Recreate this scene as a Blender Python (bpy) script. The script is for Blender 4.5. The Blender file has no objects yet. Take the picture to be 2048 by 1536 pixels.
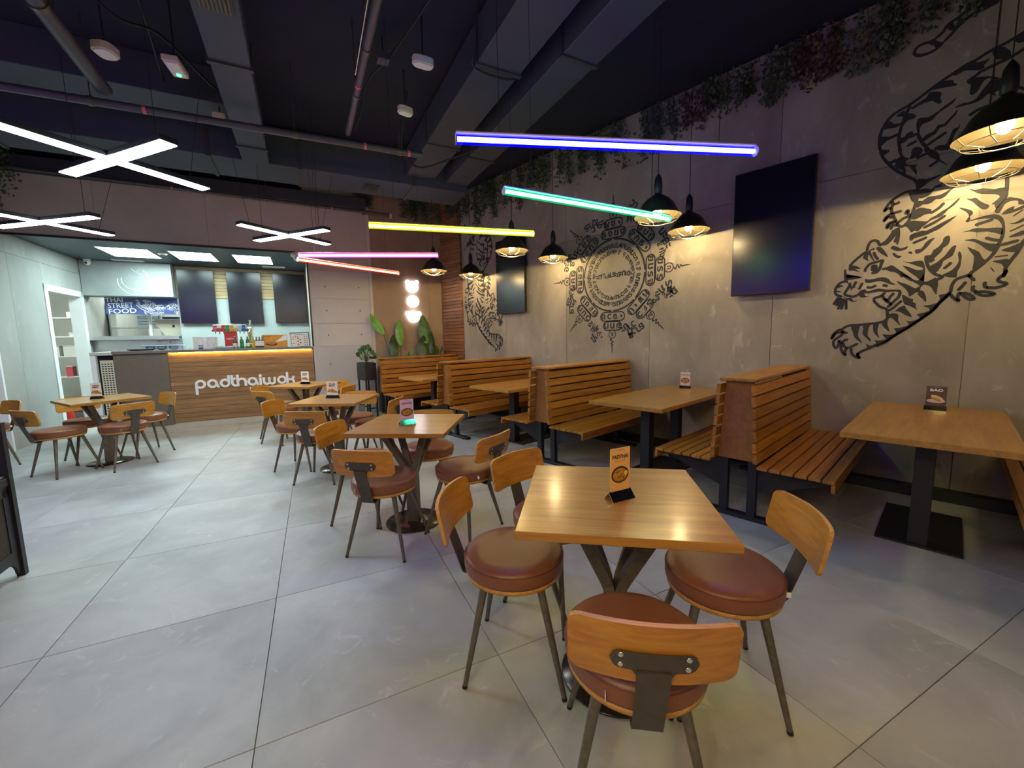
import bpy, bmesh, math, random
from math import sin, cos, pi, radians
from mathutils import Vector, Matrix
from mathutils.geometry import tessellate_polygon
random.seed(7)
SC = bpy.context.scene
COL = SC.collection
# ------------------------------------------------------------------ camera, world, exposure
CAM_H = 1.3663
cd = bpy.data.cameras.new('camera'); cam = bpy.data.objects.new('camera', cd); COL.objects.link(cam)
cd.sensor_fit = 'HORIZONTAL'; cd.sensor_width = 36.0; cd.lens = 36.0 * 817.49 / 2048.0
cd.clip_start = 0.02; cd.clip_end = 100
_pi, _ro, _ya = radians(6.6775), radians(-1.13869), radians(42.8762)
_fw = Vector((sin(_ya) * cos(_pi), cos(_ya) * cos(_pi), -sin(_pi))); _rt = Vector((cos(_ya), -sin(_ya), 0)); _up = _rt.cross(_fw)
_r2 = _rt * cos(_ro) + _up * sin(_ro); _u2 = -_rt * sin(_ro) + _up * cos(_ro)
cam.matrix_world = Matrix(((_r2.x, _u2.x, -_fw.x, 0), (_r2.y, _u2.y, -_fw.y, 0), (_r2.z, _u2.z, -_fw.z, CAM_H), (0, 0, 0, 1)))
SC.camera = cam
SC.view_settings.view_transform = 'Standard'; SC.view_settings.look = 'None'
SC.view_settings.gamma = 1.0; SC.view_settings.use_curve_mapping = False
SC.view_settings.exposure = EXPOSURE = 1.0
W = bpy.data.worlds.new('world'); SC.world = W; W.use_nodes = True
W.node_tree.nodes['Background'].inputs[0].default_value = (0.72, 0.76, 1.0, 1)
W.node_tree.nodes['Background'].inputs[1].default_value = 0.06   # dim even ambient fill, added through the open shop front
SC.cycles.max_bounces = 6; SC.cycles.diffuse_bounces = 3; SC.cycles.glossy_bounces = 3
SC.cycles.transmission_bounces = 4; SC.cycles.transparent_max_bounces = 6
SC.cycles.sample_clamp_indirect = 4.0; SC.cycles.caustics_reflective = False; SC.cycles.caustics_refractive = False
X_LIGHT = 27.0; PENDANT_W = 44.0; TUBE = 24.0; PANEL = 16.0
# room frames: X runs into the tiger wall, Y runs along it; (a, b) is the counter's frame, turned by -16 degrees
TH = radians(16)
E1 = Vector((cos(TH), -sin(TH), 0)); E2 = Vector((sin(TH), cos(TH), 0))
def AB(a, b, z=0.0): return E1 * a + E2 * b + Vector((0, 0, z))
WX = 4.68; CEIL = 3.98; BB = 8.05; LA = -3.45

# ------------------------------------------------------------------ materials
MATS = {}
def _mat(name):
    m = bpy.data.materials.new(name); m.use_nodes = True; MATS[name] = m
    return m, m.node_tree, m.node_tree.nodes['Principled BSDF']
def plain(name, col, rough=0.5, metal=0.0, var=0.0, spec=0.5, scale=30, coat=0):
    m, t, b = _mat(name)
    b.inputs['Roughness'].default_value = rough; b.inputs['Metallic'].default_value = metal
    b.inputs['Specular IOR Level'].default_value = spec; b.inputs['Coat Weight'].default_value = coat
    n = t.nodes.new('ShaderNodeTexNoise'); n.inputs['Scale'].default_value = scale; n.inputs['Detail'].default_value = 3
    tc = t.nodes.new('ShaderNodeTexCoord'); t.links.new(tc.outputs['Object'], n.inputs['Vector'])
    r = t.nodes.new('ShaderNodeValToRGB'); v = max(var, 0.04)
    r.color_ramp.elements[0].position = 0.3; r.color_ramp.elements[1].position = 0.7
    r.color_ramp.elements[0].color = (*[c * (1 - v) for c in col], 1); r.color_ramp.elements[1].color = (*[min(1, c * (1 + v)) for c in col], 1)
    t.links.new(n.outputs['Fac'], r.inputs[0]); t.links.new(r.outputs[0], b.inputs['Base Color'])
    return m
def emit(name, col, strength, base=(0.8, 0.8, 0.8)):
    m, t, b = _mat(name)
    b.inputs['Base Color'].default_value = (*base, 1); b.inputs['Emission Color'].default_value = (*col, 1)
    b.inputs['Emission Strength'].default_value = strength; b.inputs['Roughness'].default_value = 0.5
    return m
def wood(name, dark, light, axis=0, rough=0.35, scale=1.0, spec=0.5, vary=0.25, coat=0.0, stretch=10):
    m, t, b = _mat(name); N = t.nodes; L = t.links
    tc = N.new('ShaderNodeTexCoord'); mp = N.new('ShaderNodeMapping'); oi = N.new('ShaderNodeObjectInfo')
    s = [stretch * scale] * 3; s[axis] = 0.9 * scale; mp.inputs['Scale'].default_value = s
    ad = N.new('ShaderNodeVectorMath'); ad.operation = 'ADD'; mu = N.new('ShaderNodeMath'); mu.operation = 'MULTIPLY'; mu.inputs[1].default_value = 37.0
    L.new(oi.outputs['Random'], mu.inputs[0]); L.new(tc.outputs['Object'], ad.inputs[0]); L.new(mu.outputs[0], ad.inputs[1]); L.new(ad.outputs[0], mp.inputs[0])
    n1 = N.new('ShaderNodeTexNoise'); n1.inputs['Scale'].default_value = 2.2; n1.inputs['Detail'].default_value = 5; n1.inputs['Roughness'].default_value = 0.62; n1.inputs['Distortion'].default_value = 0.6
    L.new(mp.outputs[0], n1.inputs['Vector'])
    r = N.new('ShaderNodeValToRGB'); r.color_ramp.elements[0].position = 0.28; r.color_ramp.elements[1].position = 0.72
    r.color_ramp.elements[0].color = (*dark, 1); r.color_ramp.elements[1].color = (*light, 1); L.new(n1.outputs['Fac'], r.inputs[0])
    hs = N.new('ShaderNodeHueSaturation'); mr = N.new('ShaderNodeMapRange'); mr.inputs[3].default_value = 1 - vary; mr.inputs[4].default_value = 1 + vary
    L.new(oi.outputs['Random'], mr.inputs[0]); L.new(mr.outputs[0], hs.inputs['Value']); L.new(r.outputs[0], hs.inputs['Color']); L.new(hs.outputs[0], b.inputs['Base Color'])
    b.inputs['Roughness'].default_value = rough; b.inputs['Specular IOR Level'].default_value = spec; b.inputs['Coat Weight'].default_value = coat; b.inputs['Coat Roughness'].default_value = 0.15
    bp = N.new('ShaderNodeBump'); bp.inputs['Strength'].default_value = 0.08; bp.inputs['Distance'].default_value = 0.004
    L.new(n1.outputs['Fac'], bp.inputs['Height']); L.new(bp.outputs[0], b.inputs['Normal'])
    return m
def concrete(name, c0, c1, c2, rough=0.8, scale=1.0, scratch=0.35, tint=0.05, streak=(1, 1, 1)):
    m, t, b = _mat(name); N = t.nodes; L = t.links
    tc = N.new('ShaderNodeTexCoord'); oi = N.new('ShaderNodeObjectInfo'); ad = N.new('ShaderNodeVectorMath'); ad.operation = 'ADD'
    mu = N.new('ShaderNodeMath'); mu.operation = 'MULTIPLY'; mu.inputs[1].default_value = 23.0 if tint else 0.0
    L.new(oi.outputs['Random'], mu.inputs[0]); L.new(tc.outputs['Object'], ad.inputs[0]); L.new(mu.outputs[0], ad.inputs[1])
    mp = N.new('ShaderNodeMapping'); mp.inputs['Scale'].default_value = streak; L.new(ad.outputs[0], mp.inputs[0])
    n1 = N.new('ShaderNodeTexNoise'); n1.inputs['Scale'].default_value = 1.7 * scale; n1.inputs['Detail'].default_value = 8; n1.inputs['Roughness'].default_value = 0.6; n1.inputs['Distortion'].default_value = 0.4
    n2 = N.new('ShaderNodeTexNoise'); n2.inputs['Scale'].default_value = 5.5 * scale; n2.inputs['Detail'].default_value = 9; n2.inputs['Roughness'].default_value = 0.72; n2.inputs['Distortion'].default_value = 1.2
    L.new(mp.outputs[0], n1.inputs['Vector']); L.new(mp.outputs[0], n2.inputs['Vector'])
    r = N.new('ShaderNodeValToRGB'); r.color_ramp.elements[0].position = 0.3; r.color_ramp.elements[1].position = 0.7
    r.color_ramp.elements[0].color = (*c0, 1); r.color_ramp.elements[1].color = (*c1, 1); L.new(n1.outputs['Fac'], r.inputs[0])
    r2 = N.new('ShaderNodeValToRGB'); r2.color_ramp.elements[0].position = 0.58; r2.color_ramp.elements[1].position = 0.72
    r2.color_ramp.elements[0].color = (0, 0, 0, 1); r2.color_ramp.elements[1].color = (scratch,) * 3 + (1,); L.new(n2.outputs['Fac'], r2.inputs[0])
    mx = N.new('ShaderNodeMix'); mx.data_type = 'RGBA'; L.new(r2.outputs[0], mx.inputs[0]); L.new(r.outputs[0], mx.inputs[6]); mx.inputs[7].default_value = (*c2, 1)
    hs = N.new('ShaderNodeHueSaturation'); mr = N.new('ShaderNodeMapRange'); mr.inputs[3].default_value = 1 - tint; mr.inputs[4].default_value = 1 + tint
    L.new(oi.outputs['Random'], mr.inputs[0]); L.new(mr.outputs[0], hs.inputs['Value']); L.new(mx.outputs[2], hs.inputs['Color']); L.new(hs.outputs[0], b.inputs['Base Color'])
    b.inputs['Roughness'].default_value = rough
    bp = N.new('ShaderNodeBump'); bp.inputs['Strength'].default_value = 0.12; bp.inputs['Distance'].default_value = 0.004
    L.new(n2.outputs['Fac'], bp.inputs['Height']); L.new(bp.outputs[0], b.inputs['Normal'])
    return m
M = MATS
concrete('wall_concrete', (0.205, 0.183, 0.15), (0.365, 0.33, 0.28), (0.52, 0.485, 0.42), scale=1.0, scratch=0.75, tint=0.03, streak=(1, 1, 0.55))
concrete('fascia_concrete', (0.40, 0.355, 0.30), (0.47, 0.42, 0.36), (0.53, 0.48, 0.42), scale=0.8, scratch=0.25, tint=0.03)
concrete('column_concrete', (0.42, 0.40, 0.365), (0.49, 0.47, 0.43), (0.55, 0.53, 0.49), scale=0.8, scratch=0.3, tint=0.04)
concrete('brown_plaster', (0.24, 0.165, 0.105), (0.33, 0.235, 0.155), (0.38, 0.29, 0.21), scale=1.0, scratch=0.25, tint=0.02)
concrete('left_concrete', (0.30, 0.315, 0.30), (0.40, 0.415, 0.40), (0.52, 0.53, 0.51), scale=0.8, scratch=0.6, tint=0.02, streak=(1, 1, 0.45))
concrete('kitchen_concrete', (0.31, 0.365, 0.355), (0.40, 0.45, 0.44), (0.50, 0.54, 0.53), scale=1.5, scratch=0.4, tint=0.02)
concrete('floor_tile', (0.27, 0.275, 0.265), (0.43, 0.437, 0.42), (0.55, 0.552, 0.53), rough=0.45, scale=1.15, scratch=0.6, tint=0.05)
plain('grout', (0.36, 0.345, 0.30), 0.9, var=0.1)
plain('ceiling_paint', (0.010, 0.013, 0.028), 0.9, var=0.12, scale=3)
plain('duct_paint', (0.040, 0.050, 0.072), 0.65, var=0.06, scale=4)
plain('pipe_paint', (0.05, 0.05, 0.06), 0.5, var=0.1)
plain('cable_black', (0.01, 0.01, 0.012), 0.6)
plain('beam_dark', (0.035, 0.035, 0.04), 0.6, var=0.1, scale=5)
plain('soffit_paint', (0.060, 0.085, 0.100), 0.5, var=0.05, scale=6)
plain('black_steel', (0.012, 0.012, 0.016), 0.45, var=0.1)
plain('bronze_steel', (0.17, 0.148, 0.11), 0.40, 0.55, var=0.18, scale=40)
plain('bracket_steel', (0.10, 0.085, 0.066), 0.42, 0.55, var=0.12, scale=30)
plain('base_steel', (0.07, 0.06, 0.05), 0.22, 0.8, var=0.1, scale=20)
plain('zinc', (0.75, 0.73, 0.68), 0.25, 0.9)
plain('leather', (0.225, 0.083, 0.038), 0.42, var=0.10, scale=180)
plain('leather_seam', (0.15, 0.052, 0.028), 0.5, var=0.1)
plain('hood_steel', (0.40, 0.44, 0.43), 0.55, 0.55, var=0.08, scale=3)
plain('stainless', (0.60, 0.64, 0.63), 0.40, 0.95, var=0.05, scale=8)
plain('chrome', (0.8, 0.8, 0.8), 0.08, 1.0)
plain('foil', (0.62, 0.60, 0.64), 0.10, 1.0)
plain('screen_black', (0.004, 0.004, 0.006), 0.10, spec=0.6)
plain('screen_matte', (0.005, 0.006, 0.012), 0.24, spec=0.45)
plain('tv_frame', (0.012, 0.012, 0.014), 0.35)
plain('white_plastic', (0.75, 0.74, 0.68), 0.4)
plain('cream_plastic', (0.66, 0.61, 0.48), 0.4)
plain('white_paint', (0.80, 0.82, 0.82), 0.5, var=0.03, scale=4)
plain('kitchen_white', (0.70, 0.72, 0.68), 0.6, var=0.05, scale=3)
plain('plinth_stone', (0.50, 0.45, 0.36), 0.6, var=0.06, scale=8)
plain('slab_taupe', (0.185, 0.155, 0.13), 0.45, var=0.06, scale=10)
plain('slab_light', (0.55, 0.55, 0.50), 0.4, var=0.05)
plain('panel_taupe', (0.155, 0.122, 0.092), 0.55, var=0.05, scale=12)
plain('perforated_beige', (0.62, 0.58, 0.44), 0.5)
plain('ink_black', (0.022, 0.022, 0.028), 0.75, var=0.15, scale=25)
plain('dark_void', (0.006, 0.006, 0.008), 0.9)
plain('black_rubber', (0.015, 0.015, 0.015), 0.7)
plain('letter_white', (0.86, 0.86, 0.84), 0.4)
plain('banner_blue', (0.055, 0.085, 0.26), 0.55, var=0.15, scale=5)
plain('red', (0.60, 0.025, 0.02), 0.4); plain('green', (0.02, 0.30, 0.06), 0.4); plain('yellow', (0.70, 0.42, 0.02), 0.4)
plain('blue', (0.03, 0.09, 0.42), 0.4); plain('light_blue', (0.40, 0.62, 0.75), 0.4); plain('pink_red', (0.65, 0.10, 0.12), 0.4)
plain('bottle_brown', (0.10, 0.035, 0.012), 0.12, spec=0.7); plain('bottle_green', (0.02, 0.17, 0.04), 0.12, spec=0.7); plain('bottle_yellow', (0.50, 0.36, 0.04), 0.15, spec=0.7)
plain('poster_orange', (0.72, 0.30, 0.02), 0.5, var=0.2, scale=6); plain('card_orange', (0.78, 0.46, 0.17), 0.45, var=0.1, scale=14); plain('card_pink', (0.74, 0.52, 0.62), 0.45, var=0.06)
plain('card_white', (0.78, 0.70, 0.62), 0.45, var=0.05); plain('card_dark', (0.11, 0.065, 0.05), 0.4, var=0.2); plain('card_peach', (0.70, 0.56, 0.50), 0.45, var=0.05)
plain('bowl_dark', (0.03, 0.018, 0.012), 0.5); plain('noodle', (0.42, 0.20, 0.03), 0.5, var=0.75, scale=160); plain('lemon', (0.80, 0.60, 0.12), 0.5); plain('bun', (0.75, 0.58, 0.28), 0.5, var=0.2, scale=50)
plain('ink_brown', (0.05, 0.025, 0.02), 0.6); plain('ink_orange', (0.55, 0.25, 0.05), 0.6)
plain('leaf_bright', (0.13, 0.33, 0.035), 0.4, var=0.2, scale=9); plain('leaf_dark', (0.025, 0.062, 0.018), 0.35, var=0.35, scale=14); plain('leaf_mid', (0.045, 0.12, 0.03), 0.4, var=0.3, scale=12)
plain('ivy_green', (0.055, 0.085, 0.045), 0.6, var=0.4, scale=9); plain('ivy_grey', (0.06, 0.075, 0.060), 0.6, var=0.4, scale=9); plain('ivy_red', (0.075, 0.045, 0.040), 0.6, var=0.3, scale=9)
plain('soil', (0.03, 0.02, 0.014), 0.9)
wood('plywood', (0.34, 0.132, 0.011), (0.60, 0.275, 0.026), axis=1, rough=0.32, scale=1.6, vary=0.10, coat=0.15)
wood('plywood_edge', (0.38, 0.17, 0.028), (0.66, 0.35, 0.085), axis=1, rough=0.45, scale=2.5, vary=0.08)
wood('table_wood', (0.29, 0.130, 0.020), (0.49, 0.245, 0.050), axis=0, rough=0.30, scale=1.3, vary=0.10, coat=0.25)
wood('slat_wood', (0.22, 0.078, 0.009), (0.46, 0.192, 0.023), axis=0, rough=0.38, scale=1.2, vary=0.22, coat=0.10)
wood('end_wood', (0.20, 0.080, 0.018), (0.31, 0.135, 0.035), axis=0, rough=0.45, scale=1.0, vary=0.08)
wood('counter_plank', (0.150, 0.072, 0.024), (0.42, 0.235, 0.095), axis=0, rough=0.5, scale=1.6, vary=0.18, stretch=26)
wood('wall_plank', (0.165, 0.068, 0.028), (0.31, 0.140, 0.060), axis=1, rough=0.55, scale=1.4, vary=0.25, stretch=14)
wood('kitchen_plank', (0.22, 0.14, 0.06), (0.44, 0.32, 0.16), axis=0, rough=0.5, scale=1.6, vary=0.15, stretch=22)
emit('led_white', (0.76, 0.93, 1.0), X_LIGHT); emit('panel_white', (0.76, 1.0, 0.98), PANEL); emit('kitchen_tube', (0.9, 1.0, 0.90), 60.0)
emit('tube_blue', (0.020, 0.018, 1.0), TUBE * 4.0); emit('tube_green', (0.04, 1.0, 0.34), TUBE * 1.5); emit('tube_yellow', (1.0, 0.80, 0.04), TUBE * 1.5)
emit('tube_amber', (1.0, 0.50, 0.03), TUBE * 6.0); emit('tube_pink', (1.0, 0.14, 0.72), TUBE * .9); emit('tube_red', (1.0, 0.14, 0.05), TUBE * .9); emit('tube_magenta', (0.50, 0.06, 1.0), TUBE * 4.5)
def halo(name, col, st_):   # bloom imitated by an added glowing shell: coloured sleeve around the bright core
    m, t, b = _mat(name); N = t.nodes; L = t.links; e = N.new('ShaderNodeEmission'); e.inputs[0].default_value = (*col, 1); e.inputs[1].default_value = st_
    tr = N.new('ShaderNodeBsdfTransparent'); mx = N.new('ShaderNodeMixShader'); mx.inputs[0].default_value = 0.45
    L.new(tr.outputs[0], mx.inputs[1]); L.new(e.outputs[0], mx.inputs[2]); L.new(mx.outputs[0], N['Material Output'].inputs[0])
halo('halo_blue', (0.0, 0.0, 1.0), 1.3); halo('halo_green', (0.0, 0.55, 0.16), 0.7); halo('halo_yellow', (0.80, 0.74, 0.0), 0.8); halo('halo_amber', (1, .5, 0), 1.0)
halo('halo_pink', (0.75, 0.06, 0.60), 0.8); halo('halo_red', (0.85, 0.03, 0.02), 0.8); halo('halo_magenta', (0.3, 0.0, 0.9), 1.0)
emit('bulb_warm', (1.0, 0.72, 0.25), 60.0); emit('sign_white', (0.95, 0.93, 1.0), 3.0, (0.9, 0.9, 0.9)); emit('exit_green', (0.05, 1.0, 0.35), 1.2); emit('led_strip_warm', (1.0, 0.60, 0.10), 30.0)
emit('lamp_red', (1, 0.05, 0.02), 0.6)
m, t, b = _mat('ac_glass'); b.inputs['Base Color'].default_value = (0.9, 0.95, 0.95, 1); b.inputs['Roughness'].default_value = 0.05; b.inputs['Alpha'].default_value = 0.25
m, t, b = _mat('shade_black'); b.inputs['Roughness'].default_value = 0.35
gm = t.nodes.new('ShaderNodeNewGeometry'); mx = t.nodes.new('ShaderNodeMix'); mx.data_type = 'RGBA'; t.links.new(gm.outputs['Backfacing'], mx.inputs[0])
mx.inputs[6].default_value = (0.02, 0.018, 0.016, 1); mx.inputs[7].default_value = (0.045, 0.035, 0.018, 1); t.links.new(mx.outputs[2], b.inputs['Base Color'])

# ------------------------------------------------------------------ mesh builder
class MB:
    def __init__(s): s.v = []; s.f = []; s.sm = []
    def add(s, vs, fs, smooth=False, mtx=None):
        o = len(s.v)
        s.v += [tuple(mtx @ Vector(p)) if mtx is not None else tuple(p) for p in vs]
        s.f += [tuple(i + o for i in f) for f in fs]; s.sm += [smooth] * len(fs); return s
    def box(s, x0, x1, y0, y1, z0, z1, mtx=None):
        return s.add([(x0, y0, z0), (x1, y0, z0), (x1, y1, z0), (x0, y1, z0), (x0, y0, z1), (x1, y0, z1), (x1, y1, z1), (x0, y1, z1)],
                     [(0, 3, 2, 1), (4, 5, 6, 7), (0, 1, 5, 4), (1, 2, 6, 5), (2, 3, 7, 6), (3, 0, 4, 7)], False, mtx)
    def cbox(s, x0, x1, y0, y1, z0, z1, c, mtx=None):     # box with chamfered long edges (octagon in y-z is avoided: top and bottom inset)
        c = min(c, (x1 - x0) * .3, (y1 - y0) * .3, (z1 - z0) * .3); vs = []; fs = []
        for z, i in ((z0, c), (z0 + c, 0), (z1 - c, 0), (z1, c)):
            vs += [(x0 + i, y0 + i, z), (x1 - i, y0 + i, z), (x1 - i, y1 - i, z), (x0 + i, y1 - i, z)]
        fs = [(3, 2, 1, 0), (12, 13, 14, 15)]
        for k in range(3):
            for j in range(4): a = k * 4 + j; b_ = k * 4 + (j + 1) % 4; fs.append((a, b_, b_ + 4, a + 4))
        return s.add(vs, fs, False, mtx)
    def tube(s, pts, rad, n=8, caps=True, smooth=True, closed=False, mtx=None):
        pts = [Vector(p) for p in pts]; R = rad if isinstance(rad, (list, tuple)) else [rad] * len(pts); vs = []; fs = []; K = len(pts)
        up = None
        for i, p in enumerate(pts):
            if closed: d = pts[(i + 1) % K] - pts[i - 1]
            else: d = pts[min(i + 1, K - 1)] - pts[max(i - 1, 0)]
            d.normalize()
            if up is None: up = Vector((0, 0, 1)) if abs(d.z) < .9 else Vector((1, 0, 0))
            u = up - d * up.dot(d)
            if u.length < 1e-4: u = d.orthogonal()
            u.normalize(); up = u; w = d.cross(u)
            for k in range(n): a = 2 * pi * (k + .5) / n; vs.append(p + (u * cos(a) + w * sin(a)) * R[i])
        for i in range(K if closed else K - 1):
            j = (i + 1) % K
            for k in range(n): k2 = (k + 1) % n; fs.append((i * n + k, i * n + k2, j * n + k2, j * n + k))
        s.add(vs, fs, smooth, mtx)
        if caps and not closed:
            s.add([vs[k] for k in range(n)], [tuple(reversed(range(n)))], False, mtx); s.add([vs[(K - 1) * n + k] for k in range(n)], [tuple(range(n))], False, mtx)
        return s
    def lathe(s, prof, n=24, smooth=True, capb=True, capt=True, mtx=None):
        vs = []; fs = []
        for r, z in prof:
            for k in range(n): a = 2 * pi * k / n; vs.append((r * cos(a), r * sin(a), z))
        for i in range(len(prof) - 1):
            for k in range(n): k2 = (k + 1) % n; fs.append((i * n + k, i * n + k2, (i + 1) * n + k2, (i + 1) * n + k))
        s.add(vs, fs, smooth, mtx)
        if capb: s.add(vs[:n], [tuple(reversed(range(n)))], False, mtx)
        if capt: s.add(vs[-n:], [tuple(range(n))], False, mtx)
        return s
    def prism(s, poly, z0, z1, mtx=None, smooth=False):   # polygon in x-y extruded along z
        n = len(poly); vs = [(x, y, z0) for x, y in poly] + [(x, y, z1) for x, y in poly]
        ar = sum(poly[i][0] * poly[(i + 1) % n][1] - poly[(i + 1) % n][0] * poly[i][1] for i in range(n))
        tri = tessellate_polygon([[Vector((x, y, 0)) for x, y in poly]]); fs = []
        for tr in tri:
            a, b_, c = tr; cr = (poly[b_][0] - poly[a][0]) * (poly[c][1] - poly[a][1]) - (poly[b_][1] - poly[a][1]) * (poly[c][0] - poly[a][0])
            if cr < 0: a, c = c, a
            fs.append((a + n, b_ + n, c + n)); fs.append((c, b_, a))
        for i in range(n):
            j = (i + 1) % n; fs.append((i, j, j + n, i + n) if ar > 0 else (j, i, i + n, j + n))
        return s.add(vs, fs, smooth, mtx)
    def flat(s, poly, mtx=None):                          # flat polygon in x-y, facing +z
        tri = tessellate_polygon([[Vector((x, y, 0)) for x, y in poly]]); fs = []
        for a, b_, c in tri:
            cr = (poly[b_][0] - poly[a][0]) * (poly[c][1] - poly[a][1]) - (poly[b_][1] - poly[a][1]) * (poly[c][0] - poly[a][0])
            if abs(cr) < 1e-12: continue
            fs.append((a, b_, c) if cr > 0 else (c, b_, a))
        return s.add([(x, y, 0) for x, y in poly], fs, False, mtx)
    def ribbon(s, pts, w, mtx=None, taper=True):          # flat stroke in x-y
        n = len(pts); L = []; R = []
        for i, p in enumerate(pts):
            a = pts[max(i - 1, 0)]; b_ = pts[min(i + 1, n - 1)]; dx, dy = b_[0] - a[0], b_[1] - a[1]; l = math.hypot(dx, dy) or 1
            ww = w / 2 * (0.45 if taper and i in (0, n - 1) else 1); nx, ny = -dy / l * ww, dx / l * ww
            L.append((p[0] + nx, p[1] + ny)); R.append((p[0] - nx, p[1] - ny))
        vs = [(x, y, 0) for x, y in L] + [(x, y, 0) for x, y in R]
        return s.add(vs, [(n + i, n + i + 1, i + 1, i) for i in range(n - 1)], False, mtx)
    def mesh(s, name, mat):
        me = bpy.data.meshes.new(name); me.from_pydata(s.v, [], s.f); me.polygons.foreach_set('use_smooth', s.sm)
        mats = mat if isinstance(mat, (list, tuple)) else [mat]
        for q in mats: me.materials.append(M[q])
        me.update(); return me
    def build(s, name, mat, parent=None, loc=None, rz=None, bevel=0):
        me = s.mesh(name, mat)
        if bevel:
            bm = bmesh.new(); bm.from_mesh(me); bmesh.ops.remove_doubles(bm, verts=bm.verts, dist=1e-5)
            ed = [e for e in bm.edges if len(e.link_faces) == 2 and e.calc_face_angle(0) > 0.6]
            bmesh.ops.bevel(bm, geom=ed, offset=bevel, segments=2, profile=0.5, affect='EDGES', clamp_overlap=True)
            for f in bm.faces: f.smooth = False
            bm.to_mesh(me); bm.free()
        o = bpy.data.objects.new(name, me); COL.objects.link(o)
        if parent is not None: o.parent = parent
        if loc is not None: o.location = loc
        if rz is not None: o.rotation_euler[2] = rz
        return o
def thing(name, label, cat, loc=(0, 0, 0), rz=0.0, group=None):
    o = bpy.data.objects.new(name, None); o.empty_display_size = 0.1; COL.objects.link(o); o.location = loc; o.rotation_euler[2] = rz
    o['label'] = label; o['category'] = cat
    if group: o['group'] = group
    return o
def tag(o, label, cat, group=None):
    o['label'] = label; o['category'] = cat
    if group: o['group'] = group
    return o
def struct(o): o['kind'] = 'structure'; return o
def dup(o, parent=None):
    c = o.copy(); COL.objects.link(c)
    if parent is not None: c.parent = parent
    for ch in list(o.children): dup(ch, c)
    return c
def place(root, loc, rz, label=None, group=None):
    root.location = loc; root.rotation_euler[2] = rz
    if label: root['label'] = label
    if group: root['group'] = group
    return root
def crom(pts, closed=False, k=3):
    n = len(pts); out = []
    if n < 3: return list(pts)
    rng = range(n) if closed else range(n - 1)
    for i in rng:
        if closed: p = [pts[(i + j) % n] for j in (-1, 0, 1, 2)]
        else: p = [pts[max(i - 1, 0)], pts[i], pts[i + 1], pts[min(i + 2, n - 1)]]
        for q in range(k):
            u = q / k
            out.append(tuple(0.5 * (2 * p[1][d] + (p[2][d] - p[0][d]) * u + (2 * p[0][d] - 5 * p[1][d] + 4 * p[2][d] - p[3][d]) * u * u + (3 * p[1][d] - p[0][d] - 3 * p[2][d] + p[3][d]) * u ** 3) for d in range(len(p[0]))))
    if not closed: out.append(tuple(pts[-1]))
    return out
def circle(cx, cy, rx, ry=None, n=24, a0=0.0): ry = rx if ry is None else ry; return [(cx + rx * cos(a0 + 2 * pi * i / n), cy + ry * sin(a0 + 2 * pi * i / n)) for i in range(n)]
# text, batched: request with text(), then make_texts() turns everything into meshes at once
_tq = {}
def text(body, bold=0.0): 
    k = (body, bold)
    if k not in _tq:
        c = bpy.data.curves.new('lettering', 'FONT'); c.body = body; c.size = 1.0; c.align_x = 'CENTER'; c.align_y = 'CENTER'; c.offset = bold; c.resolution_u = 3
        o = bpy.data.objects.new('lettering', c); COL.objects.link(o); _tq[k] = o
    return k
def make_texts():
    dg = bpy.context.evaluated_depsgraph_get(); dg.update()
    for k, o in list(_tq.items()):
        if not isinstance(o, bpy.types.Object): continue
        me = bpy.data.meshes.new_from_object(o.evaluated_get(dg)); vs = [tuple(v.co) for v in me.vertices]; fs = [tuple(p.vertices) for p in me.polygons]
        if vs:
            xs = [v[0] for v in vs]; ys = [v[1] for v in vs]; cx, cy = (min(xs) + max(xs)) / 2, (min(ys) + max(ys)) / 2; w, h = max(xs) - min(xs), max(ys) - min(ys)
            vs = [(x - cx, y - cy, 0) for x, y, z in vs]
        else: w = h = 1
        _tq[k] = (vs, fs, w or 1, h or 1); c = o.data
        bpy.data.meshes.remove(me); bpy.data.objects.remove(o); bpy.data.curves.remove(c)
def put_text(mb, k, w=None, h=None, mtx=None):            # centred, scaled to width w and/or height h
    vs, fs, tw, th = _tq[k]; sx = w / tw if w else h / th; sy = h / th if h else sx
    mb.add([(x * sx, y * sy, 0) for x, y, z in vs], fs, False, mtx)
for _t in ['PADTHAI', 'BAO', 'YAOWARAT', 'THAI', 'MIX']: text(_t, 0.045)
for _t in ['ORIGINAL', 'NOODLES', 'padthaiwok']: text(_t, 0.0)
for _t in ['THAI', 'STREET', 'FOOD']: text(_t, 0.012)
text('Coca-Cola', 0.01)
THAI = 'กขคงจชซณตถทธนบปผพภมยรลวศสหอฮ'
for _t in THAI: text(_t, 0.034)
for _t in ['นะ', 'โม', 'พุท', 'ธา', 'ยะ', 'มะ', 'อะ', 'อุ', 'สิ', 'สัง', 'ภะ', 'คะ', 'วา', 'ระ', 'หัง', 'พุธ']: text(_t, 0.034)
make_texts()
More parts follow.
